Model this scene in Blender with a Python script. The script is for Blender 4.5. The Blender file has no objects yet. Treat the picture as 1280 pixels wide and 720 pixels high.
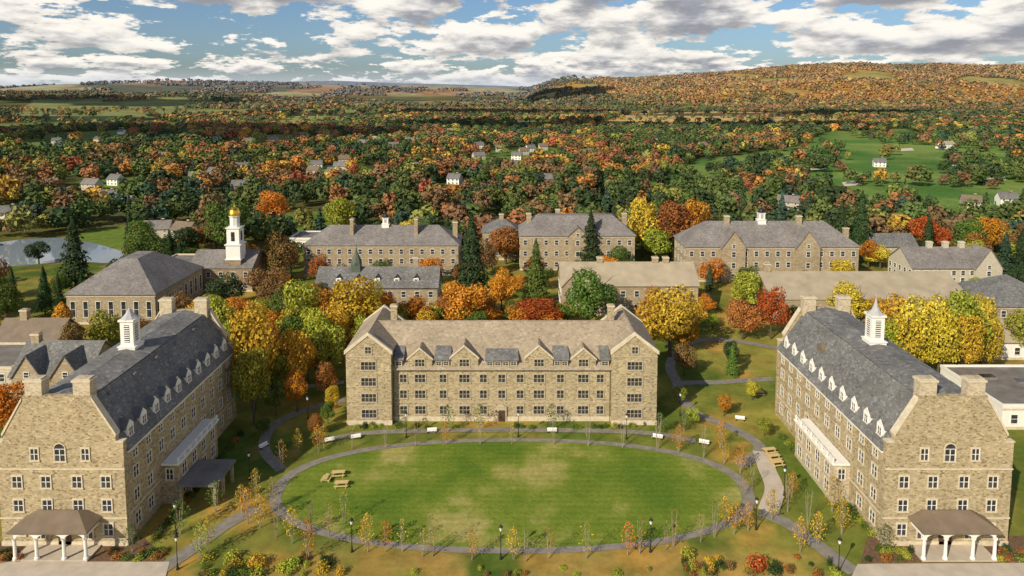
import bpy, math, random
import numpy as np
from mathutils import Vector
sc=bpy.context.scene; COL=sc.collection
F=853.33; CY=187.; PT=math.radians(5); H=65.; SP=math.sin(PT); CP=math.cos(PT)
R=math.radians
def g(px,py,z=0.):
    v=(CY-py)/F; t=(H-z)/(SP-v*CP); return ((px-640)/F*t, t*(CP+v*SP))
def zat(py,Y):
    v=(CY-py)/F; t=Y/(CP+v*SP); return H-t*(SP-v*CP)
def depth(Y,z=0.): return Y*CP+(H-z)*SP
def xat(px,Y,z=0.): return (px-640)/F*depth(Y,z)
def proj(x,y,z=0.):
    d=depth(y,z); return 640+F*x/d, CY-F*(y*SP+(z-H)*CP)/d
# ------------------------------------------------------------ materials
def nodes(name):
    m=bpy.data.materials.new(name); m.use_nodes=True; nt=m.node_tree
    b=nt.nodes['Principled BSDF']; return m,nt,b
def N(nt,t,**k):
    n=nt.nodes.new(t)
    for a,b in k.items(): setattr(n,a,b)
    return n
def ramp(nt,stops,interp='LINEAR'):
    r=N(nt,'ShaderNodeValToRGB'); r.color_ramp.interpolation=interp
    e=r.color_ramp.elements
    while len(e)<len(stops): e.new(.5)
    for i,(p,c) in enumerate(stops):
        e[i].position=p; e[i].color=(c[0],c[1],c[2],1)
    return r
def mixc(nt,a,b,fac,mode='MIX'):
    m=N(nt,'ShaderNodeMix',data_type='RGBA',blend_type=mode)
    for s,v in ((0,fac),(6,a),(7,b)):
        if hasattr(v,'links'): nt.links.new(v,m.inputs[s])
        elif s==0: m.inputs[0].default_value=v
        else: m.inputs[s].default_value=(v[0],v[1],v[2],1)
    return m.outputs[2]
def coords(nt,scale=(1,1,1)):
    tc=N(nt,'ShaderNodeTexCoord'); mp=N(nt,'ShaderNodeMapping'); mp.inputs['Scale'].default_value=scale
    nt.links.new(tc.outputs['Object'],mp.inputs['Vector']); return mp.outputs[0]
def noise(nt,vec,scale,detail=4,rough=.55):
    n=N(nt,'ShaderNodeTexNoise'); n.inputs['Scale'].default_value=scale; n.inputs['Detail'].default_value=detail; n.inputs['Roughness'].default_value=rough
    nt.links.new(vec,n.inputs['Vector']); return n.outputs[0]
def plain(name,c,rough=.6,var=.25,scale=1.5,metal=0.,spec=.3):
    m,nt,b=nodes(name); v=coords(nt); n=noise(nt,v,scale)
    r=ramp(nt,[(.3,[x*(1-var) for x in c]),(.7,[min(1,x*(1+var)) for x in c])]); nt.links.new(n,r.inputs[0])
    nt.links.new(r.outputs[0],b.inputs['Base Color']); b.inputs['Roughness'].default_value=rough; b.inputs['Metallic'].default_value=metal
    b.inputs['Specular IOR Level'].default_value=spec
    return m
def blocks(name,cols,scale,rough=.85,stain=.3,bump=.3):
    m,nt,b=nodes(name); v=coords(nt,scale)
    vo=N(nt,'ShaderNodeTexVoronoi'); vo.inputs['Scale'].default_value=1; nt.links.new(v,vo.inputs['Vector'])
    sp=N(nt,'ShaderNodeSeparateColor'); nt.links.new(vo.outputs['Color'],sp.inputs[0])
    k=len(cols); r=ramp(nt,[(i/(k-1) if k>1 else 0,c) for i,c in enumerate(cols)]); nt.links.new(sp.outputs[0],r.inputs[0])
    n=noise(nt,coords(nt),.18,5,.6); rr=ramp(nt,[(.3,(1-stain,)*3),(.7,(1+stain*.4,)*3)]); nt.links.new(n,rr.inputs[0])
    o=mixc(nt,r.outputs[0],rr.outputs[0],1.,'MULTIPLY')
    nt.links.new(o,b.inputs['Base Color']); b.inputs['Roughness'].default_value=rough; b.inputs['Specular IOR Level'].default_value=.2
    bp=N(nt,'ShaderNodeBump'); bp.inputs['Strength'].default_value=bump; bp.inputs['Distance'].default_value=.06
    nt.links.new(sp.outputs[1],bp.inputs['Height']); nt.links.new(bp.outputs[0],b.inputs['Normal'])
    return m
M={}
M['stone']=blocks('fieldstone',[(.22,.165,.095),(.40,.315,.185),(.50,.41,.25),(.34,.28,.185),(.57,.48,.315)],(2.6,2.6,5.2),.85,.18,.2)
M['palestone']=blocks('pale_chimney_stone',[(.38,.32,.22),(.52,.44,.31),(.60,.51,.37)],(2.6,2.6,5.2),.85,.16,.2)
M['stone2']=blocks('weathered_stone',[(.27,.205,.125),(.40,.315,.19),(.33,.27,.195),(.48,.395,.26)],(1.7,1.7,3.4),.85,.18)
M['brownstone']=blocks('brown_stone',[(.22,.16,.10),(.33,.245,.15),(.39,.295,.19)],(1.7,1.7,3.2))
M['trim']=plain('limestone_trim',(.60,.52,.38),.8,.15)
M['dulltrim']=plain('weathered_stone_trim',(.46,.39,.28),.8,.15)
M['slate']=blocks('grey_slate',[(.12,.12,.12),(.19,.19,.185),(.16,.155,.145),(.27,.265,.25)],(2.2,2.2,3.8),.7,.3,.2)
M['slate2']=blocks('brown_grey_slate',[(.17,.155,.145),(.225,.205,.19),(.27,.245,.23)],(2.1,2.1,3.4),.7,.28,.2)
M['tanroof']=blocks('tan_slate',[(.27,.22,.155),(.37,.31,.225),(.35,.27,.185),(.43,.37,.275)],(1.9,1.9,3.4),.8,.22,.2)
M['metalroof']=plain('brown_metal_roof',(.19,.145,.10),.5,.15,.6)
M['tanmetal']=plain('tan_roof_sheet',(.38,.32,.225),.6,.14,.3)
M['graymem']=plain('flat_roof_membrane',(.19,.17,.15),.8,.25,.4)
M['white']=plain('white_paint',(.80,.78,.72),.55,.05)
M['cream']=plain('cream_render',(.5,.45,.35),.8,.1)
M['lead']=plain('pale_lead_cap',(.42,.42,.42),.5,.1)
M['copper']=plain('dull_green_copper',(.10,.12,.09),.7,.25,2)
M['gold']=plain('gold_leaf',(.9,.55,.08),.28,.08,2,1.)
M['dark']=plain('dark_metal',(.02,.02,.022),.5,.2)
M['door']=plain('dark_oak_door',(.08,.05,.03),.6,.2)
M['bark']=plain('bark',(.11,.08,.055),.9,.4,4)
M['birch']=plain('pale_bark',(.34,.29,.23),.85,.35,6)
M['wood']=plain('yellow_pine_wood',(.60,.45,.20),.7,.15,3)
M['brick']=blocks('red_brick',[(.20,.07,.045),(.28,.10,.06)],(2,2,6))
M['asphalt']=plain('path_asphalt',(.23,.21,.175),.9,.22,.8)
M['concrete']=plain('pale_concrete',(.50,.43,.34),.85,.14,.5)
M['mulch']=plain('bark_mulch',(.15,.09,.05),.95,.4,2.5)
M['sand']=plain('bunker_sand',(.6,.53,.40),.95,.08)
m,nt,b=nodes('window_glass'); n=noise(nt,coords(nt),.9,2); r=ramp(nt,[(.35,(.012,.014,.018)),(.7,(.07,.075,.08))]); nt.links.new(n,r.inputs[0]); nt.links.new(r.outputs[0],b.inputs['Base Color']); b.inputs['Roughness'].default_value=.12; M['glass']=m
m,nt,b=nodes('pond_water'); b.inputs['Base Color'].default_value=(.26,.31,.35,1); b.inputs['Roughness'].default_value=.05; b.inputs['IOR'].default_value=1.7
bp=N(nt,'ShaderNodeBump'); bp.inputs['Strength'].default_value=.06; bp.inputs['Distance'].default_value=.1
nt.links.new(noise(nt,coords(nt),.5,3),bp.inputs['Height']); nt.links.new(bp.outputs[0],b.inputs['Normal']); M['water']=m
m,nt,b=nodes('shade_cloud_white'); b.inputs['Base Color'].default_value=(.85,.85,.85,1); b.inputs['Roughness'].default_value=1; M['shade_cloud']=m
def leafmat(name,far):
    m,nt,b=nodes(name)
    if far:
        a=N(nt,'ShaderNodeAttribute',attribute_name='Col'); c=a.outputs['Color']
    else:
        oi=N(nt,'ShaderNodeObjectInfo'); a=N(nt,'ShaderNodeAttribute',attribute_name='lv')
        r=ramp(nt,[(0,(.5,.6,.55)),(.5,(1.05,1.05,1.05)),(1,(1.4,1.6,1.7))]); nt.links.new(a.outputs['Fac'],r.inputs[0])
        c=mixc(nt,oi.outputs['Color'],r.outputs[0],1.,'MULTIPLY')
    nt.links.new(c,b.inputs['Base Color']); b.inputs['Roughness'].default_value=.75; b.inputs['Specular IOR Level'].default_value=.08
    if far: return m
    tr=N(nt,'ShaderNodeBsdfTranslucent'); nt.links.new(c,tr.inputs[0]); mx=N(nt,'ShaderNodeMixShader'); mx.inputs[0].default_value=.22
    nt.links.new(b.outputs[0],mx.inputs[1]); nt.links.new(tr.outputs[0],mx.inputs[2])
    nt.links.new(mx.outputs[0],nt.nodes['Material Output'].inputs[0]); return m
M['leaf']=leafmat('autumn_leaves',False); M['leaffar']=leafmat('autumn_leaves_distant',True)
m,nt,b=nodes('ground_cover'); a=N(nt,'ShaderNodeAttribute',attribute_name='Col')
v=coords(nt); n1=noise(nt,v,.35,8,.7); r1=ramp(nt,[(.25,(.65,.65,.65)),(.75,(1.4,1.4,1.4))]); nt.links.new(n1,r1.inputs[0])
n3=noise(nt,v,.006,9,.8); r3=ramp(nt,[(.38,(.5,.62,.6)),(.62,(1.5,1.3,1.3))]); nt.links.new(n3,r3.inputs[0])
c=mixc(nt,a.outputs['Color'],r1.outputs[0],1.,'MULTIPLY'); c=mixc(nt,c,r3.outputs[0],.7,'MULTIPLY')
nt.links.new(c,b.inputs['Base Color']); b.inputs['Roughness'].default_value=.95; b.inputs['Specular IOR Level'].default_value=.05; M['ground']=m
m,nt,b=nodes('mown_lawn'); v=coords(nt)
n1=noise(nt,v,.07,7,.62); r1=ramp(nt,[(.38,(.10,.165,.02)),(.52,(.165,.215,.03)),(.64,(.35,.31,.10))]); nt.links.new(n1,r1.inputs[0])
n2=noise(nt,v,1.6,7,.75); r2=ramp(nt,[(.3,(.74,.74,.74)),(.7,(1.26,1.26,1.26))]); nt.links.new(n2,r2.inputs[0])
wv=N(nt,'ShaderNodeTexWave'); wv.bands_direction='Y'; wv.inputs['Scale'].default_value=.22; wv.inputs['Distortion'].default_value=1.5; nt.links.new(v,wv.inputs['Vector'])
r4=ramp(nt,[(0,(.94,.95,.94)),(1,(1.05,1.05,1.04))]); nt.links.new(wv.outputs['Fac'],r4.inputs[0])
nt.links.new(mixc(nt,mixc(nt,r1.outputs[0],r2.outputs[0],1.,'MULTIPLY'),r4.outputs[0],1.,'MULTIPLY'),b.inputs['Base Color']); b.inputs['Roughness'].default_value=.95; b.inputs['Specular IOR Level'].default_value=.05; M['lawn']=m
# ------------------------------------------------------------ mesh builder
class MB:
    def __init__(s): s.v=[]; s.f=[]; s.m=[]
    def face(s,pts,mi=0):
        k=len(s.v); s.v+= [tuple(p) for p in pts]; s.f.append(tuple(range(k,k+len(pts)))); s.m.append(mi); return s
    def box(s,x0,x1,y0,y1,z0,z1,mi=0):
        k=len(s.v); s.v+=[(x0,y0,z0),(x1,y0,z0),(x1,y1,z0),(x0,y1,z0),(x0,y0,z1),(x1,y0,z1),(x1,y1,z1),(x0,y1,z1)]
        for q in ((3,2,1,0),(4,5,6,7),(0,1,5,4),(1,2,6,5),(2,3,7,6),(3,0,4,7)): s.f.append(tuple(k+i for i in q)); s.m.append(mi)
        return s
    def prism(s,poly,a0,a1,ax='y',mi=0):
        fn=(lambda u,z,a:(u,a,z)) if ax=='y' else ((lambda u,z,a:(a,u,z)) if ax=='x' else (lambda u,z,a:(u,z,a)))
        k=len(s.v); n=len(poly); s.v+=[fn(u,z,a0) for u,z in poly]+[fn(u,z,a1) for u,z in poly]
        s.f.append(tuple(range(k,k+n))); s.f.append(tuple(range(k+2*n-1,k+n-1,-1))); s.m+=[mi,mi]
        for i in range(n): j=(i+1)%n; s.f.append((k+i,k+n+i,k+n+j,k+j)); s.m.append(mi)
        return s
    def slab(s,pts,th,mi=0):
        p=[Vector(q) for q in pts]; n=(p[1]-p[0]).cross(p[2]-p[0]).normalized()
        if n.z<0: n=-n
        q=[a+n*th for a in p]; L=len(p); s.face(p,mi); s.face(q,mi)
        for i in range(L): j=(i+1)%L; s.face([p[i],p[j],q[j],q[i]],mi)
        return s
    def tube(s,p0,p1,r0,r1,n=6,mi=0,cap=True):
        a=Vector(p0); b=Vector(p1); d=(b-a).normalized(); u=d.orthogonal().normalized(); w=d.cross(u); k=len(s.v)
        for c,r in ((a,r0),(b,r1)):
            for i in range(n):
                t=2*math.pi*i/n; s.v.append(tuple(c+(u*math.cos(t)+w*math.sin(t))*r))
        for i in range(n): j=(i+1)%n; s.f.append((k+i,k+j,k+n+j,k+n+i)); s.m.append(mi)
        if cap: s.f.append(tuple(k+n+i for i in range(n))); s.m.append(mi); s.f.append(tuple(k+i for i in range(n))); s.m.append(mi)
        return s
    def lathe(s,cx,cy,prof,n=12,mi=0):
        for (r0,z0),(r1,z1) in zip(prof,prof[1:]):
            for i in range(n):
                t0=2*math.pi*i/n; t1=2*math.pi*(i+1)/n
                s.face([(cx+r0*math.cos(t0),cy+r0*math.sin(t0),z0),(cx+r0*math.cos(t1),cy+r0*math.sin(t1),z0),(cx+r1*math.cos(t1),cy+r1*math.sin(t1),z1),(cx+r1*math.cos(t0),cy+r1*math.sin(t0),z1)],mi)
        return s
    def hip(s,x0,x1,y0,y1,ze,zr,o=.5,th=.3,mi=0,deck=0.):
        x0-=o;x1+=o;y0-=o;y1+=o; w=x1-x0; d=y1-y0
        i=(d/2 if w>=d else w/2)-deck; a=[(x0+i,y0+i),(x1-i,y0+i),(x1-i,y1-i),(x0+i,y1-i)]
        b0=[(x0,y0),(x1,y0),(x1,y1),(x0,y1)]
        for k in range(4):
            j=(k+1)%4
            s.face([(*b0[k],ze),(*b0[j],ze),(*b0[j],ze+th),(*b0[k],ze+th)],mi)
            pts=[(*b0[k],ze+th),(*b0[j],ze+th),(*a[j],zr),(*a[k],zr)]
            q=[]
            for p in pts:
                if not q or (Vector(p)-Vector(q[-1])).length>1e-4: q.append(p)
            s.face(q,mi)
        s.face([(*p,ze) for p in b0],mi)
        if deck>0: s.face([(*p,zr) for p in a],mi)
        return s
    def mesh(s,name,mats):
        me=bpy.data.meshes.new(name); me.from_pydata(s.v,[],s.f)
        for m in mats: me.materials.append(m)
        if len(mats)>1: me.polygons.foreach_set('material_index',s.m)
        me.update(); return me
    def build(s,name,mats,parent=None,loc=(0,0,0),rz=0):
        if not isinstance(mats,(list,tuple)): mats=[mats]
        return link(name,s.mesh(name,mats),parent,loc,rz)
def link(name,me,parent=None,loc=(0,0,0),rz=0.,scale=None):
    o=bpy.data.objects.new(name,me); COL.objects.link(o); o.parent=parent; o.location=loc; o.rotation_euler=(0,0,rz)
    if scale: o.scale=scale
    return o
def box1(name,mat,parent,*b): return MB().box(*b).build(name,M[mat],parent)
def thing(name,label,cat,loc=(0,0,0),rz=0.,group=None,scale=None):
    o=link(name,None,None,loc,rz,scale); o['label']=label; o['category']=cat
    if group: o['group']=group
    return o
def tag(o,label,cat,group=None,kind=None):
    o['label']=label; o['category']=cat
    if group:o['group']=group
    if kind:o['kind']=kind
    return o
def struct(o,label=None,cat=None):
    o['kind']='structure'
    if label:o['label']=label
    if cat:o['category']=cat
    return o
def dup(root,loc,rz,label,scale=None,parent=None):
    r=root.copy(); COL.objects.link(r)
    if parent is None:
        r.location=loc; r.rotation_euler=(0,0,rz); r['label']=label
        if scale: r.scale=scale
    else: r.parent=parent
    for ch in root.children: dup(ch,None,None,None,None,r)
    return r
# ------------------------------------------------------------ numpy value noise
rngL=np.random.RandomState(5); LAT=rngL.rand(256,256)
def vn(x,y,s,seed=0):
    x=np.asarray(x,float)/s+seed*17.3; y=np.asarray(y,float)/s+seed*7.7
    xi=np.floor(x).astype(int); yi=np.floor(y).astype(int); fx=x-xi; fy=y-yi; fx=fx*fx*(3-2*fx); fy=fy*fy*(3-2*fy)
    a=LAT[xi%256,yi%256]; b=LAT[(xi+1)%256,yi%256]; c=LAT[xi%256,(yi+1)%256]; d=LAT[(xi+1)%256,(yi+1)%256]
    return (a*(1-fx)+b*fx)*(1-fy)+(c*(1-fx)+d*fx)*fy
def fbm(x,y,s,seed=0):
    return (vn(x,y,s,seed)*.55+vn(x,y,s/2.1,seed+1)*.28+vn(x,y,s/4.3,seed+2)*.17)
def sst(t): t=np.clip(t,0,1); return t*t*(3-2*t)
def hgt(x,y):
    x=np.asarray(x,float); y=np.asarray(y,float)
    A=np.interp(x,[-150,60,200,330,600,900,1400,1800,2700,5000],[0,12,85,118,112,130,180,200,190,180])
    z=A*sst((y-2250-300*fbm(x,y,700,3))/1500)*(1+.30*(fbm(x,y,420,4)-.5))
    z=z+55*np.exp(-((y-2700-200*vn(x,y,900,8))/240)**2)*sst((x-450)/500.)*(.3+vn(x,y,600,12))
    B=np.interp(x,[-9000,-4500,-3800,-3000,-2300,-1800,-300,500,3000],[25,45,115,150,145,115,85,60,60])
    z=np.maximum(z,B*sst((y-4000)/2200)*(.6+.75*fbm(x,y,1100,7)))
    Cc=np.interp(x,[-12000,-7000,-5000,-3400,-2000,-500,800,3000],[120,140,170,225,185,140,100,80])
    z=np.maximum(z,Cc*sst((y-9000)/3000)*(.8+.4*fbm(x,y,2500,9)))
    Dd=np.interp(x,[-4000,-2500,-1500,-700],[45,50,35,0])
    z=np.maximum(z,Dd*sst((y-2200)/800)*(.4+.9*fbm(x,y,600,15)))
    return z
def poly(pts): return np.array([g(*p) for p in pts])
def inpoly(x,y,P):
    ins=np.zeros(np.shape(x),bool); n=len(P); j=n-1
    for i in range(n):
        xi,yi=P[i]; xj,yj=P[j]
        c=((yi>y)!=(yj>y))&(x<(xj-xi)*(y-yi)/(yj-yi+1e-9)+xi); ins^=c; j=i
    return ins
POND=[(-60,342),(0,334),(40,331),(90,326),(130,329),(162,327),(152,314),(118,304),(75,297),(28,299),(0,303),(-60,304)]
GOLF=[(800,243),(812,226),(850,212),(872,200),(940,192),(1000,182),(1035,164),(1130,161),(1205,180),(1330,172),(1350,256),(1240,270),(1175,276),(1100,264),(1060,272),(1000,258),(930,262),(860,256)]
FIELDS=[([(720,161),(790,142),(900,139),(1040,143),(1060,157),(900,161)],(.50,.35,.14)),
 ([(330,157),(395,134),(500,133),(505,145),(420,153),(360,162)],(.24,.27,.09)),
 ([(310,288),(340,268),(410,264),(425,280),(370,294)],(.14,.20,.035)),
 ([(90,303),(110,286),(180,281),(250,288),(235,308),(160,312)],(.14,.20,.035)),
 ([(-20,266),(50,254),(60,262),(0,278)],(.12,.20,.035)),
 ([(515,245),(560,231),(606,238),(560,254)],(.12,.19,.035)),
 ([(-20,150),(60,128),(210,127),(330,130),(310,142),(120,152)],(.20,.22,.08)),
 ([(560,164),(640,150),(720,150),(650,168)],(.14,.17,.05)),
 ([(300,135),(420,127),(620,126),(625,131),(430,134)],(.26,.24,.10)),
 ([(60,240),(100,226),(170,222),(205,230),(170,250),(95,254)],(.12,.19,.035)),
 ([(375,228),(400,210),(450,206),(480,218),(440,236)],(.11,.18,.035)),
 ([(-20,188),(40,168),(160,162),(200,172),(110,192)],(.13,.18,.05)),
 ([(560,208),(610,188),(690,184),(720,194),(640,214)],(.10,.17,.035)),
 ([(250,184),(300,170),(380,166),(420,174),(340,188)],(.16,.18,.05))]
PP=poly(POND); GP=poly(GOLF); FP=[(poly(p),c) for p,c in FIELDS]
CLEAR=[poly([(-60,345),(-60,372),(60,372),(165,345),(175,322),(160,325)]),poly([(262,345),(262,330),(330,330),(330,350)])]
HP=[(265,222,0),(246,228,2),(303,215,0),(455,184,5),(472,179,4),(492,186,2),(515,181,5),(566,231,0),(656,194,1),(690,231,3),(736,196,0),(816,181,2),(880,186,1),(1186,186,4),(1100,209,0),(150,262,2),(132,254,3),(30,280,1),(8,277,0),(60,238,1),(205,200,2),(360,200,3),(430,205,1),(640,212,3),(905,175,1),(960,168,1),(560,168,4),(250,170,1),(1240,170,0),(1215,262,1),(1262,258,0),(985,262,2),(300,240,3),(520,215,2),(195,298,2),(225,300,1),(20,205,2),(740,162,1),(480,160,2),(600,186,0),(110,215,1),(790,207,1),(395,212,0),(425,214,2),(625,190,1),(665,190,0),(340,178,2),(90,172,2),(150,168,0),(70,180,0),(120,178,1),(270,178,0),(310,180,2),(380,172,1),(645,200,0),(600,200,2),(680,188,1),(415,222,0),(390,220,1),(140,232,0),(110,238,2)]
HXY=[g(a,b) for a,b,_ in HP]
# ------------------------------------------------------------ ground
ys=np.concatenate([[-400,-150,0,20],np.geomspace(30,16000,560)]); us=np.linspace(-1.15,1.15,440)
YY,UU=np.meshgrid(ys,us,indexing='ij'); XX=UU*(np.abs(YY)*.95+150)
ZZ=hgt(XX,YY)
nv=YY.size; V=np.stack([XX.ravel(),YY.ravel(),ZZ.ravel()],1)
nr,nc=YY.shape; I=np.arange(nv).reshape(nr,nc); Q=np.stack([I[:-1,:-1],I[:-1,1:],I[1:,1:],I[1:,:-1]],-1).reshape(-1,4)
me=bpy.data.meshes.new('ground'); me.vertices.add(nv); me.vertices.foreach_set('co',V.ravel()); me.loops.add(Q.size); me.loops.foreach_set('vertex_index',Q.ravel().astype(np.int32))
me.polygons.add(len(Q)); me.polygons.foreach_set('loop_start',np.arange(0,Q.size,4,dtype=np.int32)); me.update(calc_edges=True)
x=V[:,0]; y=V[:,1]
def lerp(a,b,t): return np.asarray(a)*(1-t[:,None])+np.asarray(b)*t[:,None]
c=lerp((.09,.14,.022),(.25,.235,.05),sst((fbm(x,y,14,1)-.3)*2.2))
c=lerp(c,(.44,.25,.06),sst((fbm(x,y,7,2)-.53)*4)*.75)
c=lerp(c,(.40,.27,.08),(sst((93-y)/4.)*(fbm(x,y,9,33)>.45))*.55)
far=sst((y-210)/150.); c=lerp(c,lerp((.05,.07,.022),(.13,.12,.04),sst(fbm(x,y,160,3)*1.6-.3)),far)
fm=sst((fbm(x,y,600,11)-.56)*9)*sst((y-900)/300.); fc=lerp((.14,.20,.055),(.34,.28,.10),sst((vn(x,y,260,6)-.4)*4)); c=lerp(c,fc,fm)
hill=sst((hgt(x,y)-12)/25.); hc=lerp(lerp((.38,.20,.045),(.09,.10,.035),sst((fbm(x,y,420,51)-.47)*5)),(.30,.27,.10),sst((fbm(x,y,260,55)-.60)*14)); c=lerp(c,hc,hill*.95)
hc2=lerp(lerp((.34,.175,.07),(.09,.10,.05),sst((fbm(x,y,700,61)-.46)*7)),(.33,.31,.15),sst((fbm(x,y,500,65)-.53)*14)); c=lerp(c,hc2,hill*sst((y-3000)/800.)*((x<200)|(y>4500)))
gm=inpoly(x,y,GP); c[gm]=lerp((.075,.17,.035),(.16,.235,.055),sst((fbm(x,y,60,8)-.35)*3))[gm]
for P_,cc in FP: k=inpoly(x,y,P_); c[k]=np.array(cc)
haze=sst((y-3500)/6500.)*.85; c=lerp(c,(.20,.25,.34),haze)  # aerial haze painted into the ground colour, bluer with distance
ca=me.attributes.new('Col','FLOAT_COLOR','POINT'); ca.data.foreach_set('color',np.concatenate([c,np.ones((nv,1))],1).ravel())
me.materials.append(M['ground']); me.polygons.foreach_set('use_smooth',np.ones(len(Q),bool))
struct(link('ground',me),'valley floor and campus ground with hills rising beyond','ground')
def sheet(name,pts,mat,z,label,cat):
    mb=MB(); mb.face([(p[0],p[1],z) for p in pts]); return struct(mb.build(name,mat),label,cat)
sheet('pond',PP,M['water'],.05,'pale reflecting pond at the left edge behind the library','water')
RV=poly([(465,129),(488,126),(525,127),(528,129),(500,131)])
sheet('lake',RV,M['water'],.6,'small distant lake shining below the far hills','water')
def ell(a,b,cx=0,cy=106.6,n=96,e=2.25):
    out=[]
    for i in range(n):
        t=2*math.pi*i/n; ct,st=math.cos(t),math.sin(t)
        out.append((cx+a*abs(ct)**(2/e)*(1 if ct>0 else -1),cy+b*abs(st)**(2/e)*(1 if st>0 else -1)))
    return out
LA,LB=37.2,14.6
sheet('oval_lawn',ell(LA,LB),M['lawn'],.05,'mown green oval lawn with worn tan patches','lawn')
def ring(name,a0,b0,a1,b1,z,mat,label,cat):
    mb=MB(); A=ell(a0,b0); B=ell(a1,b1); n=len(A)
    for i in range(n): j=(i+1)%n; mb.face([(*A[i],z),(*A[j],z),(*B[j],z),(*B[i],z)])
    return struct(mb.build(name,mat),label,cat)
ring('ring_path',LA+.05,LB+.05,LA+2.0,LB+1.35,.07,M['asphalt'],'grey path running all round the oval lawn','path')
def strip(name,pts,w,mat,z,label,cat='path',world=False):
    P=[Vector((*(p if world else g(*p)),0)) for p in pts]; S=[]
    E=[P[0]*2-P[1]]+P+[P[-1]*2-P[-2]]
    for i in range(1,len(E)-2):
        for k in range(8):
            t=k/8; a,b,c_,d=E[i-1:i+3]
            S.append(.5*((2*b)+(c_-a)*t+(2*a-5*b+4*c_-d)*t*t+(3*b-a-3*c_+d)*t**3))
    S.append(P[-1]); mb=MB(); L=[];Rr=[]
    for i,p in enumerate(S):
        d=(S[min(i+1,len(S)-1)]-S[max(i-1,0)]).normalized(); n=Vector((-d.y,d.x,0))*w/2; L.append(p+n); Rr.append(p-n)
    for i in range(len(S)-1): mb.face([(L[i].x,L[i].y,z),(Rr[i].x,Rr[i].y,z),(Rr[i+1].x,Rr[i+1].y,z),(L[i+1].x,L[i+1].y,z)])
    return struct(mb.build(name,mat),label,cat)
A_=M['asphalt']
strip('path',[(196,716),(235,690),(285,655),(322,636)],2.4,A_,.078,'path from the lawn ring down to the lower left corner')
strip('path',[(1068,716),(1020,680),(985,655),(950,640)],2.4,A_,.082,'path from the lawn ring down to the lower right corner')
strip('path',[(352,588),(330,560),(345,530),(395,508),(432,500)],2.0,A_,.086,'path bending past the left end of the middle dormitory')
strip('path',[(925,583),(950,560),(915,535),(868,515),(848,482),(900,478),(965,474)],2.2,A_,.09,'path winding over the grass right of the middle dormitory')
strip('path',[(310,497),(360,487),(430,478)],1.8,A_,.094,'path crossing the grass behind the left dormitory')
strip('path',[(848,482),(838,455),(860,430),(905,425),(975,436)],2.4,A_,.098,'road curving behind the grass right of the middle dormitory','road')
strip('path',[(960,640),(968,612),(958,585),(952,565)],3.0,M['concrete'],.102,'pale paved walk along the right dormitory entrance')
strip('path',[(400,552),(470,541),(640,538),(800,541),(870,552)],1.6,A_,.106,'path along the foot of the middle dormitory')
sheet('paving',[g(-40,703),g(212,703),g(205,730),g(-60,730)],M['concrete'],.11,'pale concrete walk in the lower left corner','paving')
sheet('paving',[g(1072,706),g(1330,704),g(1340,730),g(1060,730)],M['concrete'],.11,'pale concrete walk in the lower right corner','paving')
sheet('planting_bed',[g(5,672),g(180,672),g(210,702),g(-20,702)],M['mulch'],.03,'dark mulch bed in front of the left dormitory','planting bed')
sheet('planting_bed',[g(1085,670),g(1300,670),g(1320,703),g(1075,704)],M['mulch'],.03,'dark mulch bed in front of the right dormitory','planting bed')
for i,q in enumerate([[(905,218),(925,214),(935,220),(912,223)],[(1008,208),(1028,206),(1034,211),(1012,213)],[(1052,228),(1072,226),(1078,231),(1056,233)],[(1190,206),(1212,204),(1216,209),(1194,211)],[(1120,186),(1140,185),(1143,188),(1122,189)],[(1232,222),(1256,220),(1258,225),(1236,227)]]):
    sheet('sand_bunker',poly(q),M['sand'],.06,'pale sand bunker on the golf course','bunker')
# ------------------------------------------------------------ windows
TW={}
def wtpl(w,h,lights=2,arch=False,trim='trim'):
    k=(w,h,lights,arch,trim)
    if k in TW: return TW[k]
    f=MB(); t=.13; d=.12; mm=.045
    f.box(-w/2-t,-w/2,-d,0,-h/2,h/2,0); f.box(w/2,w/2+t,-d,0,-h/2,h/2,0); f.box(-w/2-t-.08,w/2+t+.08,-d-.06,0,-h/2-.2,-h/2,0)
    if not arch: f.box(-w/2-t,w/2+t,-d,0,h/2,h/2+.2,0)
    for i in range(1,lights): xx=-w/2+w*i/lights; f.box(xx-mm,xx+mm,-d+.02,0,-h/2,h/2,1)
    f.box(-w/2,w/2,-.07,0,-.035,.035,1)
    f.box(-w/2,-w/2+.06,-.075,0,-h/2,h/2,1); f.box(w/2-.06,w/2,-.075,0,-h/2,h/2,1); f.box(-w/2,w/2,-.078,0,h/2-.07,h/2,1)
    p=MB()
    if arch:
        pts=[(-w/2,-h/2),(w/2,-h/2)]+[(w/2*math.cos(a),h/2+w/2*math.sin(a)) for a in np.linspace(0,math.pi,10)]
        p.prism(pts,-.03,0)
        for a in range(9):
            a0=math.pi*a/9;a1=math.pi*(a+1)/9; r0=w/2;r1=w/2+t
            f.prism([(r0*math.cos(a0),h/2+r0*math.sin(a0)),(r1*math.cos(a0),h/2+r1*math.sin(a0)),(r1*math.cos(a1),h/2+r1*math.sin(a1)),(r0*math.cos(a1),h/2+r0*math.sin(a1))],-d,0)
    else: p.box(-w/2,w/2,-.03,0,-h/2,h/2)
    TW[k]=(f.mesh('window',[M[trim],M['white' if trim!='dulltrim' else 'dulltrim']]),p.mesh('pane',[M['glass']])); return TW[k]
def win(parent,x,y,z,rz,w,h,lights=2,arch=False,trim='trim'):
    f,p=wtpl(w,h,lights,arch,trim); o=link('window',f,parent,(x,y,z),rz); link('pane',p,o); return o
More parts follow.
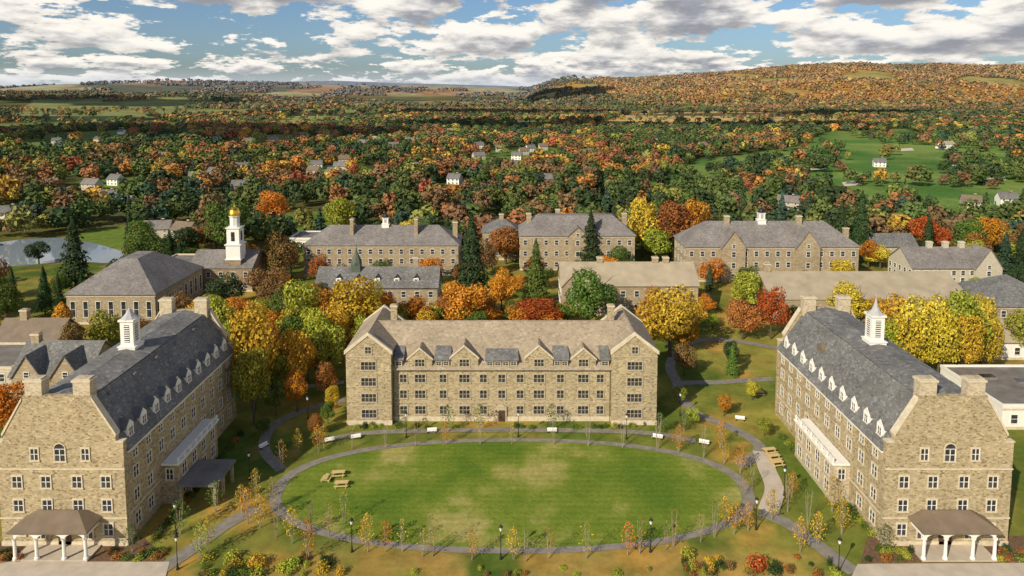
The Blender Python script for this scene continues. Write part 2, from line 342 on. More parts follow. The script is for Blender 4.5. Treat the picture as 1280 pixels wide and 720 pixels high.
def win1(w,h,trim='white'):
    k=('s',w,h,trim)
    if k not in TW:
        m_=MB(); m_.box(-w/2,w/2,-.04,0,-h/2,h/2,1); t=.11
        m_.box(-w/2-t,-w/2,-.1,0,-h/2,h/2,0);m_.box(w/2,w/2+t,-.1,0,-h/2,h/2,0);m_.box(-w/2-t,w/2+t,-.1,0,h/2,h/2+t,0);m_.box(-w/2-t,w/2+t,-.14,0,-h/2-t,-h/2,0);m_.box(-w/2,w/2,-.07,0,-.04,.04,0)
        TW[k]=m_.mesh('window',[M[trim],M['glass']])
    return TW[k]
def cupola(parent,x,y,z,s=1.,roof='slate',tall=1.,dome=False,body='white',low=False):
    mb=MB(); mb.box(-1.6,1.6,-1.6,1.6,0,1.9); mb.box(-1.75,1.75,-1.75,1.75,1.9,2.1); mb.box(-1.25,1.25,-1.25,1.25,2.1,4.6*tall); mb.box(-1.5,1.5,-1.5,1.5,4.6*tall,4.85*tall)
    c_=mb.build('cupola',M[body],parent,(x,y,z)); c_.scale=(s,s,s); t=4.85*tall
    hl=(4.6*tall-2.1)*.36; zc=(4.6*tall+2.1)/2
    for k in range(4):
        l=MB(); l.box(-.5,.5,-.04,0,-hl,hl)
        n=int(hl*2/.4)
        for q in range(n): zz_=-hl+(q+.5)*2*hl/n; l.box(-.5,.5,-.09,-.04,zz_-.1,zz_+.1,1)
        a=k*math.pi/2; l.build('louver',[M['glass'],M['white']],c_,(1.25*math.sin(a),-1.25*math.cos(a),zc),a)
    sp=MB()
    if dome: sp.lathe(0,0,[(1.3,t),(1.3,t+.3),(1.2,t+.9),(.9,t+1.5),(.45,t+1.9),(.1,t+2.05),(.08,t+3.6),(0,t+3.7)],14)
    elif low: sp.lathe(0,0,[(1.6,t),(1.1,t+.45),(.7,t+1.0),(.35,t+1.6),(.08,t+2.0),(.05,t+2.6),(0,t+2.7)],8)
    else: sp.lathe(0,0,[(1.6,t),(.85,t+.6),(.5,t+1.4),(.2,t+2.5),(.06,t+3.3),(.05,t+4.2),(0,t+4.3)],8)
    sp.build('spire' if not dome else 'dome',M[roof],c_); return c_
def chimney(parent,x,y,z0,z1,w=1.6,d=1.1,mat='stone'):
    mb=MB(); mb.box(-w/2,w/2,-d/2,d/2,z0,z1-.5,0); mb.box(-w/2-.14,w/2+.14,-d/2-.14,d/2+.14,z1-.5,z1-.2,1); mb.box(-w/2+.1,w/2-.1,-d/2+.1,d/2-.1,z1-.2,z1,0)
    return mb.build('chimney',[M[mat],M['trim']],parent,(x,y,0))
def gslabs(mb,x0,x1,y0,y1,ze,zr,o=.4,th=.22,ridge='x',mi=0):
    if ridge=='x':
        ym=(y0+y1)/2; k=(zr-ze)/(ym-y0)
        mb.slab([(x0-o,y0-o,ze-k*o),(x1+o,y0-o,ze-k*o),(x1+o,ym,zr),(x0-o,ym,zr)],th,mi); mb.slab([(x0-o,y1+o,ze-k*o),(x1+o,y1+o,ze-k*o),(x1+o,ym,zr),(x0-o,ym,zr)],th,mi)
    else:
        xm=(x0+x1)/2; k=(zr-ze)/(xm-x0)
        mb.slab([(x0-o,y0-o,ze-k*o),(x0-o,y1+o,ze-k*o),(xm,y1+o,zr),(xm,y0-o,zr)],th,mi); mb.slab([(x1+o,y0-o,ze-k*o),(x1+o,y1+o,ze-k*o),(xm,y1+o,zr),(xm,y0-o,zr)],th,mi)
    return mb
# ------------------------------------------------------------ middle dormitory
LM=[]; FOOT=[]; DT='dulltrim'
B=thing('stone_dormitory','long stone dormitory with tan roof and gabled ends facing the oval lawn','dormitory',(-2.0,129.4,0))
FOOT.append((-33,29,126,145)); LM.append(('middle dormitory',-2,135))
ze,zr=10.9,17.5; PW=4.35; PC=25.75
mb=MB(); mb.box(-21.6,21.6,0,14,0,ze); mb.prism([(0,ze),(14,ze),(7,zr)],-21.6,21.6,'x'); mb.build('wall',M['stone'],B)
mb=MB(); gslabs(mb,-25.5,25.5,0,14,ze,zr,.5,.22); mb.box(-25.5,25.5,6.85,7.15,zr+.1,zr+.42); mb.build('roof',M['tanroof'],B)
box1('plinth','trim',B,-21.4,21.4,-.12,0,0,.9); box1('string_course',DT,B,-21.4,21.4,-.1,0,3.75,3.93); box1('gutter','copper',B,-21.35,21.35,-.28,0,ze-.35,ze-.12)
for s in (-1,1):
    cx=s*PC; mb=MB(); prof=[(cx-PW,0),(cx+PW,0),(cx+PW,14.6),(cx,17.9),(cx-PW,14.6)]
    mb.prism(prof,-1.6,15.6); mb.build('end_pavilion',M['stone'],B)
    mb=MB(); gslabs(mb,cx-PW,cx+PW,-1.0,15,14.6,17.9,.25,.2,'y'); mb.build('pavilion_roof',M['tanroof'],B)
    for yy in (-1.75,15.2):
        mb=MB(); p=[(cx-PW-.3,14.1),(cx-PW-.3,14.85),(cx,18.5),(cx+PW+.3,14.85),(cx+PW+.3,14.1),(cx,17.85)]; mb.prism(p,yy,yy+.65); mb.build('gable_coping',M['trim'],B)
    box1('plinth','trim',B,cx-PW-.1,cx+PW+.1,-1.72,-1.6,0,.9)
    for zz_ in (3.75,13.6): box1('string_course',DT,B,cx-PW-.05,cx+PW+.05,-1.7,-1.6,zz_,zz_+.15)
    for z in (2.3,5.5,8.7,11.9): win(B,cx,-1.6,z,0,2.9,1.6,4,False,DT)
    win(B,cx,-1.6,15.0,0,1.2,1.3,2,False,DT)
    chimney(B,cx-s*3.1,10,15,20.4,1.3,1.1)
for px in (-19.3,-16,-11.5,-7.3,-3.6,0,3.6,7.3,11.5,16,19.3):
    big=px in(-16,-7.3,7.3,16)
    for z in (2.3,5.5,8.7):
        if px==0 and z<3: continue
        win(B,px,0,z,0,2.1 if big else 1.4,1.6,3 if big else 2,False,DT)
mb=MB(); mb.box(-.95,.95,-.3,0,0,2.9); mb.prism([(-1.05,2.9),(1.05,2.9),(0,3.6)],-.35,0); mb.build('door_surround',M[DT],B)
box1('door','door',B,-.65,.65,-.36,-.3,0,2.3)
for px,w,hh in ((-16,4.8,14.6),(-7.3,5.4,15.1),(7.3,5.4,15.1),(16,4.8,14.6)):
    mb=MB(); e=hh-w/2*.85; mb.prism([(px-w/2,ze-.5),(px+w/2,ze-.5),(px+w/2,e),(px,hh),(px-w/2,e)],-.14,3.6); d_=mb.build('gable_dormer',M['stone'],B)
    mb=MB(); mb.prism([(px-w/2-.2,e-.2),(px-w/2-.2,e+.12),(px,hh+.32),(px+w/2+.2,e+.12),(px+w/2+.2,e-.2),(px,hh+.02)],-.28,.15); mb.build('coping',M['trim'],d_)
    mb=MB(); gslabs(mb,px-w/2,px+w/2,.6,5.6,e,hh,.15,.15,'y'); mb.build('dormer_roof',M['tanroof'],d_)
    win(d_,px,-.14,11.9,0,1.9,1.4,3,False,DT)
def shed(px,w,zb,zt,d,mat,nw):
    mb=MB(); mb.box(px-w/2,px+w/2,-.02,d,ze-.1,zb); d_=mb.build('dormer',M['slate'],B)
    mb=MB(); mb.slab([(px-w/2-.2,-.35,zb),(px+w/2+.2,-.35,zb),(px+w/2+.1,d,zt),(px-w/2-.1,d,zt)],.14); mb.build('dormer_roof',M[mat],d_)
    mb=MB(); mb.prism([(0,zb),(d,zb),(d,zt)],px-w/2,px+w/2,'x'); mb.build('cheek',M['slate'],d_)
    for i in range(nw): win(d_,px-w/2+w*(i+.5)/nw,-.02,(ze+zb)/2+.1,0,min(1.3,w/nw-.5),zb-ze-.7,2,False,DT)
for px,w in ((-20.2,1.7),(-11.6,2.9),(11.6,2.9),(20.2,1.7)): shed(px,w,12.4,14.2,3.6,'slate',1 if w<2 else 2)
shed(0,6.2,12.3,13.7,3.,'slate',4)
for px in(-21.2,21.2):
    mb=MB(); mb.tube((px,-.12,0),(px,-.12,ze-.3),.07,.07,6); mb.build('downpipe',M['copper'],B)
# ------------------------------------------------------------ side dormitories
dm=None
def dormer_tpl(parent,x,y,z,rz):
    global dm
    if dm is None:
        a=MB(); a.box(-.85,.85,0,1.5,0,1.75); a.prism([(-.85,1.75),(.85,1.75),(0,2.6)],0,1.9,'y')
        b_=MB(); gslabs(b_,-.85,.85,.35,2.4,1.75,2.65,.28,.1,'y')
        dm=(a.mesh('dormer',[M['white']]),b_.mesh('dormer_roof',[M['slate']]))
    o=link('dormer',dm[0],parent,(x,y,z),rz); link('dormer_roof',dm[1],o); f,p=wtpl(1.0,1.2,2,False,'white'); link('window',f,o,(0,0,.9))
    link('pane',p,o,(0,0,.9)); return o
def side_hall(cx,s,label,roofspot,annex,L):
    B=thing('gabled_dormitory',label,'dormitory',(cx,92.4,0)); ze=14.2; W=8.85; TX_=3.9; zt=21.3; zr=22.0
    FOOT.append((cx-W-3,cx+W+3,85,92.4+L+2))
    k=(zt-ze)/(W-TX_)
    body=[(-W,0),(W,0),(W,ze),(TX_,zt),(0,zr),(-TX_,zt),(-W,ze)]
    mb=MB(); mb.prism(body,.8,L-.8); mb.build('wall',M['stone'],B)
    prof=[(-W-.12,0),(W+.12,0),(W+.12,ze+1.2),(W-.9,ze+1.2),(W-.9,ze+2.1),(4.9,zt+.3),(4.9,zt+.9),(-4.9,zt+.9),(-4.9,zt+.3),(-W+.9,ze+2.1),(-W+.9,ze+1.2),(-W-.12,ze+1.2)]
    for y0 in (0,L-.8):
        mb=MB(); mb.prism(prof,y0,y0+.8); gw=mb.build('gable_wall',M['stone'],B)
        for q in(-1,1):
            a2=(q*(W-.85),ze+2.12); b_=(q*4.92,zt+.33); mb=MB(); mb.prism([a2,b_,(b_[0],b_[1]+.4),(a2[0]+q*.1,a2[1]+.4)],y0-.12,y0+.92); mb.build('coping',M['trim'],gw)
            xs=sorted((q*(W+.22),q*(W-.9))); box1('kneeler_cap','trim',gw,xs[0],xs[1],y0-.1,y0+.9,ze+1.21,ze+1.42)
        for q in (-1,1): chimney(B,q*3.4,y0+.5+(.45 if y0==0 else -.45),18.5,24.6,2.4,1.5,'palestone')
    mb=MB(); o_=.35
    for q in(-1,1):
        mb.slab([(q*(W+o_),.8,ze-o_*k),(q*(W+o_),L-.8,ze-o_*k),(q*TX_,L-.8,zt),(q*TX_,.8,zt)],.2)
        mb.slab([(q*TX_,.8,zt+.02),(q*TX_,L-.8,zt+.02),(0,L-.8,zr),(0,.8,zr)],.22)
    mb.build('roof',M['slate'],B)
    for a,b_ in((0,.7),(4.1,4.3),(11.4,11.6)): box1('string_course','trim',B,-W-.2,W+.2,-.1,0,a,b_)
    xo=s*W; box1('string_course','trim',B,min(xo,xo+s*.1),max(xo,xo+s*.1),.9,L-.9,4.1,4.28); box1('cornice','white',B,min(xo,xo+s*.3),max(xo,xo+s*.3),.9,L-.9,ze-.85,ze-.6)
    for z in (2.5,6.1,9.6):
        for x_ in (-6.3,-2.2,2.2,6.3):
            if z<3 and abs(x_)<5: continue
            win(B,x_,0,z,0,1.35,1.7,2)
    for x_ in (-3.6,3.6): win(B,x_,0,13.7,0,1.1,1.7,2)
    win(B,0,0,13.6,0,1.5,1.8,2,True)
    rz=s*math.pi/2; n=10; st=(L-6)/(n-1)
    for i in range(n):
        yy=3.+i*st
        for z in (2.5,6.1,9.6,):
            if 9.5<yy<24.5 and z<7: continue
            win(B,s*W,yy,z,rz,1.35,1.7,2)
        win(B,s*W,yy,12.4,rz,1.2,1.1,2)
        dormer_tpl(B,s*(W-.45),yy,ze+.55,rz)
    for i in range(5):
        mb=MB(); mb.box(-.35,.35,-.35,.35,0,.5); yy=4.5+i*6.6; mb.build('roof_vent',M['slate2'],B,(s*4.6,yy,ze+k*(W-4.6)+.05))
    x0,x1=sorted((s*(W+.002),s*(W+2.6))); mb=MB(); mb.box(x0,x1,10,24.2,0,6.4); bay=mb.build('entrance_bay',M['stone'] if s>0 else M['palestone'],B)
    x0,x1=sorted((s*(W+.1),s*(W+2.9))); mb=MB(); mb.box(x0,x1,9.7,24.5,6.4,6.7); mb.build('bay_roof',M['white'],bay)
    xe=s*(W+2.7); mb=MB()
    mb.box(xe-.1,xe+.1,9.9,24.1,7.4,7.55)
    for i in range(8): yy=10+i*2.0; mb.box(xe-.13,xe+.13,yy-.13,yy+.13,6.7,7.6)
    mb.build('balustrade',M['white'],bay)
    for i in range(4):
        for z in(2.0,4.9): win(bay,s*(W+2.6),12+i*3.4,z,rz,1.4,1.8,2)
    win(bay,s*(W+1.3),10,4.9,0,1.1,1.7,2)
    if annex:
        mb=MB(); x0,x1=sorted((s*(W+2.7),s*(W+9))); mb.box(x0,x1,9,16.5,3.3,3.65,0)
        for xx in(x0+.5,x1-.5):
            for yy in (9.5,12.5,16): mb.box(xx-.2,xx+.2,yy-.2,yy+.2,0,3.3,1)
        mb.build('entrance_canopy',[M['graymem'],M['stone']],B)
    P_=MB(); P_.hip(-5.1,5.1,-3.3,1.6,4.2,5.9,.4,.22); P_.build('porch_roof',M['metalroof'],B)
    box1('porch_floor','concrete',B,-5.2,5.2,-3.4,-.1,0,.25)
    bays=[-4.9,-1.9,1.9,4.9]
    for x_ in bays:
        mb=MB(); mb.lathe(x_,-3.1,[(.34,.25),(.34,.5),(.24,.6),(.2,3.0),(.32,3.15),(.32,3.3)],10); mb.build('column',M['white'],B)
    mb=MB()
    for a,b_ in zip(bays,bays[1:]):
        c_=(a+b_)/2; r=(b_-a)/2-.25; pts=[(a,3.3)]+[(c_-r*math.cos(t),3.3+min(.65,r*.5)*math.sin(t)) for t in np.linspace(0,math.pi,9)]+[(b_,3.3),(b_,4.2),(a,4.2)]
        mb.prism(pts,-3.25,-2.95)
    mb.box(-5.05,-4.75,-2.95,-.1,3.4,4.2); mb.box(4.75,5.05,-2.95,-.1,3.4,4.2); mb.build('arcade',M['white'],B)
    box1('door','door',B,-.9,.9,-.1,0,.25,3.0)
    for x_ in(-3.4,3.4): win(B,x_,0,2.1,0,1.3,1.9,2,True)
    cupola(B,0,roofspot,zr-1.2,.86,'lead',1.5,low=s>0)
    return B
LM.append(('left dormitory',-63.6,109)); LM.append(('right dormitory',62.3,109))
B1=side_hall(-63.9,1,'gabled stone dormitory left of the lawn with a low canopy by its entrance',18.8,True,38.5)
B2=side_hall(61.9,-1,'gabled stone dormitory right of the lawn with white balustraded entrance bay',21.,False,40.)
mb=MB(); mb.box(-1.1,1.1,0,2.4,0,1.5); mb.prism([(-1.1,1.5),(1.1,1.5),(0,2.3)],0,2.4,'y'); mb.build('wide_dormer',M['metalroof'],B2,(-(8.85-2.4),27,17.3),-math.pi/2)
# ------------------------------------------------------------ mid-distance halls
def hall(label,lm,x0,x1,y0,d,ze,zr,kind='hip',roof='slate2',wall='stone2',rows=3,sp=3.6,chim=(),cup=(),gables=(),wh=1.7,dorm=0,deck=0.,fire=(),name='stone_hall',cat='hall',tall=1.,croof='dark'):
    cx=(x0+x1)/2; w=(x1-x0)/2; B=thing(name,label,cat,(cx,y0,0)); FOOT.append((x0-2,x1+2,y0-3,y0+d+2))
    if lm: LM.append((lm,cx,y0+d/2))
    mb=MB(); mb.box(-w,w,0,d,0,ze)
    if kind=='gx': mb.prism([(0,ze),(d,ze),(d/2,zr-.05)],-w,w,'x')
    if kind=='gy': mb.prism([(-w,ze),(w,ze),(0,zr-.05)],0,d,'y')
    mb.build('wall',M[wall],B)
    mb=MB()
    if kind=='hip': mb.hip(-w,w,0,d,ze,zr,.5,.25,0,deck)
    elif kind=='gx': gslabs(mb,-w,w,0,d,ze,zr,.4,.25)
    elif kind=='gy': gslabs(mb,-w,w,0,d,ze,zr,.4,.25,'y')
    else: mb.box(-w+.3,w-.3,.3,d-.3,ze,ze+.15)
    mb.build('roof',M[roof],B)
    if kind=='flat':
        mb=MB()
        for a in((-w-.1,w+.1,-.1,.3),(-w-.1,w+.1,d-.3,d+.1),(-w-.1,-w+.3,.3,d-.3),(w-.3,w+.1,.3,d-.3)): mb.box(*a,ze+.002,ze+.6)
        mb.build('parapet',M['white' if wall=='white' else 'trim'],B)
    box1('cornice','trim',B,-w-.1,w+.1,-.1,0,ze-.55,ze-.2); box1('plinth','trim',B,-w-.1,w+.1,-.1,0,0,.6)
    n=max(1,int(2*w/sp)); fh=(ze-.6)/rows
    me_=win1(1.25,min(wh,fh*.6))
    for i in range(n):
        x_=-w+2*w*(i+.5)/n
        for r in range(rows): link('window',me_,B,(x_,0,fh*(r+.55)))
    sx=1 if cx<0 else -1; n2=max(1,int(d/sp))
    for i in range(n2):
        for r in range(rows): link('window',me_,B,(sx*w,d*(i+.5)/n2,fh*(r+.55)),sx*math.pi/2)
    for (fx,fy,zt) in chim: chimney(B,-w+2*w*fx,d*fy,ze,zt,1.7,1.3,wall)
    for (fx,sc_,dome) in cup: cupola(B,-w+2*w*fx,d/2,zr-1.2,sc_,croof,tall,dome)
    for fx in fire:
        x_=-w+2*w*fx; mb=MB(); mb.prism([(-.3,ze-1),(d+.3,ze-1),(d/2,zr+.7)],x_-.35,x_+.35,'x'); mb.build('parapet_wall',M[wall],B); chimney(B,x_,d*.3,ze+1,zr+3.0,1.2,2.2,wall)
    for (fx,gw,gh) in gables:
        x_=-w+2*w*fx; mb=MB(); mb.prism([(x_-gw/2,0),(x_+gw/2,0),(x_+gw/2,ze),(x_,gh),(x_-gw/2,ze)],-1.0,d*.4); gg=mb.build('cross_gable',M[wall],B)
        mb=MB(); gslabs(mb,x_-gw/2,x_+gw/2,-1.0,d*.45,ze,gh,.3,.2,'y'); mb.build('gable_roof',M[roof],gg)
        for r in range(rows): link('window',me_,gg,(x_,-1.0,fh*(r+.55)))
        link('window',win1(1.0,1.1),gg,(x_,-1.0,ze+.5))
    for i in range(dorm):
        x_=-w*.8+1.6*w*(i+.5)/dorm; mb=MB(); mb.box(x_-.8,x_+.8,1.4,4,ze+.8,ze+2.3); dd=mb.build('dormer',M['white'],B); mb=MB(); gslabs(mb,x_-.8,x_+.8,1.4,4.5,ze+2.3,ze+3.1,.15,.1,'y'); mb.build('dormer_roof',M[roof],dd); link('window',win1(.8,.9),dd,(x_,1.4,ze+1.5))
    return B
def hp(pl,pr,base,eave,ridge,d):
    _,Y=g(640,base); return xat(pl,Y),xat(pr,Y),Y,d,zat(eave,Y),zat(ridge,Y+d/2)
hall('broad stone library with a grey hipped roof beside the left dormitory','library',-123.6,-99,185,29,8.4,16.2,rows=1,wh=4.4,sp=3.2,roof='slate2',deck=2.5,name='stone_library',cat='library')
hall('long low stone wing with a flat roof joining library and domed chapel','library wing',-116,-104,216,16,8,9,'flat','graymem',rows=2)
CH=hall('brown stone chapel topped by a white steeple with gold dome','domed chapel',-104,-84,216,14,7.8,12.0,'gx','slate2','brownstone',rows=2,name='chapel',cat='chapel')
TX=3.9
mb=MB(); mb.box(-2.4,2.4,-2.4,2.4,5,10.2); mb.build('tower',M['brownstone'],CH,(TX,3,0))
mb=MB(); mb.box(-2.6,2.6,-2.6,2.6,10.2,10.5); mb.box(-2.3,2.3,-2.3,2.3,10.5,15.0); mb.box(-2.65,2.65,-2.65,2.65,15.0,15.3); mb.box(-2.0,2.0,-2.0,2.0,15.3,20.4); mb.box(-2.3,2.3,-2.3,2.3,20.4,20.7); mb.lathe(0,0,[(1.65,20.7),(1.6,24.0),(1.9,24.1),(1.9,24.4)],8); mb.build('belfry',M['white'],CH,(TX,3,0))
for k in range(4):
    l=MB(); l.box(-.6,.6,-.05,0,-1.5,1.5); a=k*math.pi/2; l.build('louver',M['glass'],CH,(TX+2.0*math.sin(a),3-2.0*math.cos(a),17.8),a)
mb=MB(); mb.lathe(0,0,[(1.85,24.4),(1.8,25.2),(1.45,26.2),(.8,26.9),(.25,27.2),(.12,28.0),(0,28.5)],16); mb.build('dome',M['gold'],CH,(TX,3,0))
hall('long stone hall with slate roof, dark cupola and two chimneyed parapets','slate roofed hall',*hp(380,573,345,307,281,15),rows=3,cup=[(.51,.8,True)],fire=(.3,.72),chim=[(.97,.5,18)],roof='slate2')
A=hp(395,547,390,359,334,11)
G3=hall('grey roofed stone hall carrying a green copper spire on its left','green spire hall',*A,kind='gx',rows=2,roof='slate',dorm=5,chim=[(.8,.6,15)])
mb=MB(); mb.box(-1.3,1.3,-1.3,1.3,8,13.2); mb.lathe(0,0,[(1.7,13.2),(1.6,14),(1.2,15),(.5,16.4),(.12,18.2),(0,19.8)],8); mb.build('spire',M['copper'],G3,(xat(442,A[2])-(A[0]+A[1])/2,5,0))
hall('square grey roofed hall with chimneys behind the tan roofed hall','grey hipped hall',*hp(650,793,338,295,268,18),rows=3,chim=[(.08,.5,19.5),(.94,.5,19.5),(.35,.8,20)],roof='slate2',deck=2.,gables=[(.5,7,16)])
hall('lower slate roofed wing left of the square grey roofed hall','slate wing',*hp(603,650,325,291,273,12),rows=2,roof='slate',chim=[(.5,.5,17)])
hall('pale stone hall with tan roof and a row of chimneys along its ridge','tan roofed hall',*hp(702,872,394,357,328,15),kind='gx',rows=2,roof='tanmetal',gables=[(.09,7,12.6)],chim=[(.3,.5,15.5),(.72,.5,15.5),(.8,.5,15.5)])
hall('stone hall with brown roof, white cupola and tall end chimneys','white cupola hall',*hp(857,1072,352,309,276,17),rows=3,roof='slate2',chim=[(.27,.45,21.5),(.7,.45,21.5),(.99,.5,17)],cup=[(.48,.85,True)],gables=[(.27,8,17.5),(.70,8,17.5)])
hall('very wide low hall under one plain tan gabled roof','wide tan roofed hall',*hp(965,1210,402,374,340,22),kind='gx',rows=1,roof='tanmetal',chim=[(.04,.5,14)],wh=1.8)
hall('cream gabled building with grey roof near the right edge','cream gabled building',*hp(1140,1243,355,335,309,15),kind='gx',rows=2,wall='cream',roof='slate2',gables=[(.9,9,12)],chim=[(.35,.5,13),(.55,.5,13),(.75,.5,13)],sp=3)
hall('stone hall with hipped grey roof cut by the right picture edge','right edge hall',131,150,180,20,6.6,12.8,rows=2,roof='slate')
hall('low house with grey gabled roof beside the cream gabled building','small grey roofed house',*hp(1090,1146,322,308,292,10),kind='gx',rows=1,roof='slate',wall='cream',name='house',cat='house')
hall('flat roofed pale blue building behind the slate roofed hall','pale flat building',*hp(362,412,312,299,292,14),kind='flat',rows=1,roof='graymem',wall='white',sp=4)
hall('dark roofed stone house behind the left dormitory','dark roofed house',-104,-88,137,12,6.0,11.,kind='gx',rows=2,roof='slate',gables=[(.25,6,10.5),(.75,6,10.5)],chim=[(.1,.5,13)],name='stone_house',cat='house')
hall('grey flat roofed block at the far left edge behind the dormitory','grey flat block',-124,-106,140,14,6,7,kind='flat',rows=2,roof='graymem',wall='cream',sp=4)
hall('brown gabled house with pale chimney at the far left edge','brown gabled house',-123,-108,157,10,5,9.5,kind='gx',rows=1,roof='metalroof',wall='stone2',chim=[(.3,.5,12)],name='house',cat='house')
Mm=hall('modern flat roofed building with white walls behind the right dormitory','modern flat building',94,122,126,19,4.4,5.,kind='flat',rows=1,roof='graymem',wall='white',sp=4.5)
for i,(a,b_) in enumerate([(-8,13),(-2,11),(4,14),(9,9),(1,5)]):
    mb=MB(); mb.box(-1.6,1.6,-1.,1.,0,.5,0); mb.box(-1.4,1.4,-.8,.8,.5,.58,1); mb.build('skylight',[M['graymem'],M['glass']],Mm,(a,b_,4.55))
hall('small white gabled house behind the modern flat roofed building','white gabled house',112,124,160,10,4.5,8,kind='gx',rows=1,roof='tanmetal',wall='white',name='house',cat='house')
# ------------------------------------------------------------ foliage templates
def quadarr(P,Nn,s,rng,asp=.8):
    r=rng.normal(size=P.shape); t1=np.cross(Nn,r); t1/=np.linalg.norm(t1,axis=1)[:,None]+1e-9; t2=np.cross(Nn,t1)
    s=s[:,None]; a=t1*s; b=t2*s*asp
    return np.stack([P-a-b,P+a-b,P+a+b,P-a+b],1)
def crown(seed,kind,n,ls,jt=.45):
    rng=np.random.RandomState(seed)
    if kind=='broad' and n<60:
        i=np.arange(n)+.5; ph=np.arccos(1-1.55*i/n); th=i*2.39996+seed
        dd=np.stack([np.cos(th)*np.sin(ph),np.sin(th)*np.sin(ph),np.cos(ph)],1)
        P=dd*(.8+.35*rng.rand(n,1)); nn=dd+rng.normal(size=P.shape)*.2+np.array([0,0,.25])
        P=P*.42+np.array([0,0,.55])
    elif kind=='broad':
        K=20; d=rng.normal(size=(K,3)); d/=np.linalg.norm(d,axis=1)[:,None]; c=d*(rng.rand(K,1)**.4)*.68; rad=.22+.22*rng.rand(K)
        w=rad**2; ci=rng.choice(K,n*3,p=w/w.sum()); dd=rng.normal(size=(n*3,3)); dd/=np.linalg.norm(dd,axis=1)[:,None]
        P=c[ci]+dd*(rad[ci]*(.75+.42*rng.rand(n*3)))[:,None]
        D=np.linalg.norm(P[:,None,:]-c[None],axis=2)/rad[None]; ok=(D<.74).sum(1)==0; P=P[ok][:n]; dd=dd[ok][:n]
        nn=dd+rng.normal(size=P.shape)*jt
        P[:,2]=np.where(P[:,2]<-.55,-.55+(P[:,2]+.55)*.5,P[:,2])
        P=P*np.array([.42,.42,.42])+np.array([0,0,.57])
    elif kind=='cone':
        z=1-rng.rand(n)**.62; a=rng.rand(n)*6.283; lay=(z*9+rng.rand(n)*.3)%1.; r=(1-z)**.85*(.55+.45*(1-lay))*(.8+.3*rng.rand(n))*(1+.25*np.sin(a*3+z*20))
        P=np.stack([np.cos(a)*r*.24,np.sin(a)*r*.24,.08+z*.92],1); nn=np.stack([np.cos(a),np.sin(a),.9+0*a],1)+rng.normal(size=P.shape)*.4
    elif kind=='column':
        z=rng.rand(n); a=rng.rand(n)*6.283; r=np.sin(np.clip(z,0,1)**.75*math.pi)**.6*(.75+.35*rng.rand(n))
        P=np.stack([np.cos(a)*r*.17,np.sin(a)*r*.17,.12+z*.88],1); nn=np.stack([np.cos(a),np.sin(a),.4+0*a],1)+rng.normal(size=P.shape)*.5
    elif kind=='sparse':
        z=rng.rand(n); a=rng.rand(n)*6.283; r=np.sin((.12+.88*z)*math.pi)**.7*rng.rand(n)**.5
        P=np.stack([np.cos(a)*r*.26,np.sin(a)*r*.26,.22+z*.78],1); nn=rng.normal(size=P.shape)
    else:
        dd=rng.normal(size=(n,3)); dd/=np.linalg.norm(dd,axis=1)[:,None]; dd[:,2]=np.abs(dd[:,2]); P=dd*(.5+.65*rng.rand(n,1))*np.array([.5,.5,.8]); nn=dd+rng.normal(size=P.shape)*.6; P[:,2]+=.05
    nn/=np.linalg.norm(nn,axis=1)[:,None]; s=ls*(.7+.6*rng.rand(len(P)))
    return quadarr(P,nn,s,rng),rng.rand(len(P))
def quadmesh(name,Q,mat,lv=None,colr=None):
    n=len(Q); me=bpy.data.meshes.new(name); me.vertices.add(n*4); me.vertices.foreach_set('co',Q.reshape(-1).astype(np.float32)); me.loops.add(n*4); me.loops.foreach_set('vertex_index',np.arange(n*4,dtype=np.int32))
    me.polygons.add(n); me.polygons.foreach_set('loop_start',np.arange(0,n*4,4,dtype=np.int32)); me.update(calc_edges=True)
    if lv is not None: a=me.attributes.new('lv','FLOAT','FACE'); a.data.foreach_set('value',lv.astype(np.float32))
    if colr is not None: a=me.attributes.new('Col','FLOAT_COLOR','FACE'); a.data.foreach_set('color',np.concatenate([colr,np.ones((n,1))],1).astype(np.float32).ravel())
    me.materials.append(mat); return me
def trunkmesh(seed,kind,mat):
    rd=random.Random(seed); mb=MB()
    if kind=='broad':
        mb.tube((0,0,-.01),(0,0,.3),.028,.02,8); mb.tube((0,0,.3),(.01,0,.6),.02,.012,6)
        for i in range(7):
            a=i*.9+rd.random(); z=.24+.05*i; e=(math.cos(a)*.26,math.sin(a)*.26,z+.2+.1*rd.random()); mb.tube((0,0,z),e,.012,.004,5)
            for k in range(2): mb.tube(e,(e[0]*1.3+rd.uniform(-.06,.06),e[1]*1.3+rd.uniform(-.06,.06),e[2]+.1),.004,.001,4)
    elif kind in('cone','column'): mb.tube((0,0,-.01),(0,0,.9),.02,.003,7)
    elif kind=='sparse':
        for j in range(3):
            a=j*2.1+rd.random(); tx_,ty_=math.cos(a)*.07,math.sin(a)*.07; mb.tube((tx_*.2,ty_*.2,-.01),(tx_,ty_,.55),.008,.0055,5); mb.tube((tx_,ty_,.55),(tx_*1.5,ty_*1.5,.95),.0055,.0015,4)
            for k in range(8):
                z=.3+.08*k; b_=rd.random()*6.283; mb.tube((tx_*z*1.5,ty_*z*1.5,z),(tx_*z*1.5+math.cos(b_)*.15*(1.15-z),ty_*z*1.5+math.sin(b_)*.15*(1.15-z),z+.13),.0035,.001,3)
    return mb.mesh('trunk',[mat])
TP={'broad':[],'cone':[],'column':[],'sparse':[],'bare':[],'shrub':[]}
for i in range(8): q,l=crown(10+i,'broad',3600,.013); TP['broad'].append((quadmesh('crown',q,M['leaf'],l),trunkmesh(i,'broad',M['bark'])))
for i in range(3): q,l=crown(30+i,'cone',2600,.0125); TP['cone'].append((quadmesh('crown',q,M['leaf'],l),trunkmesh(i,'cone',M['bark'])))
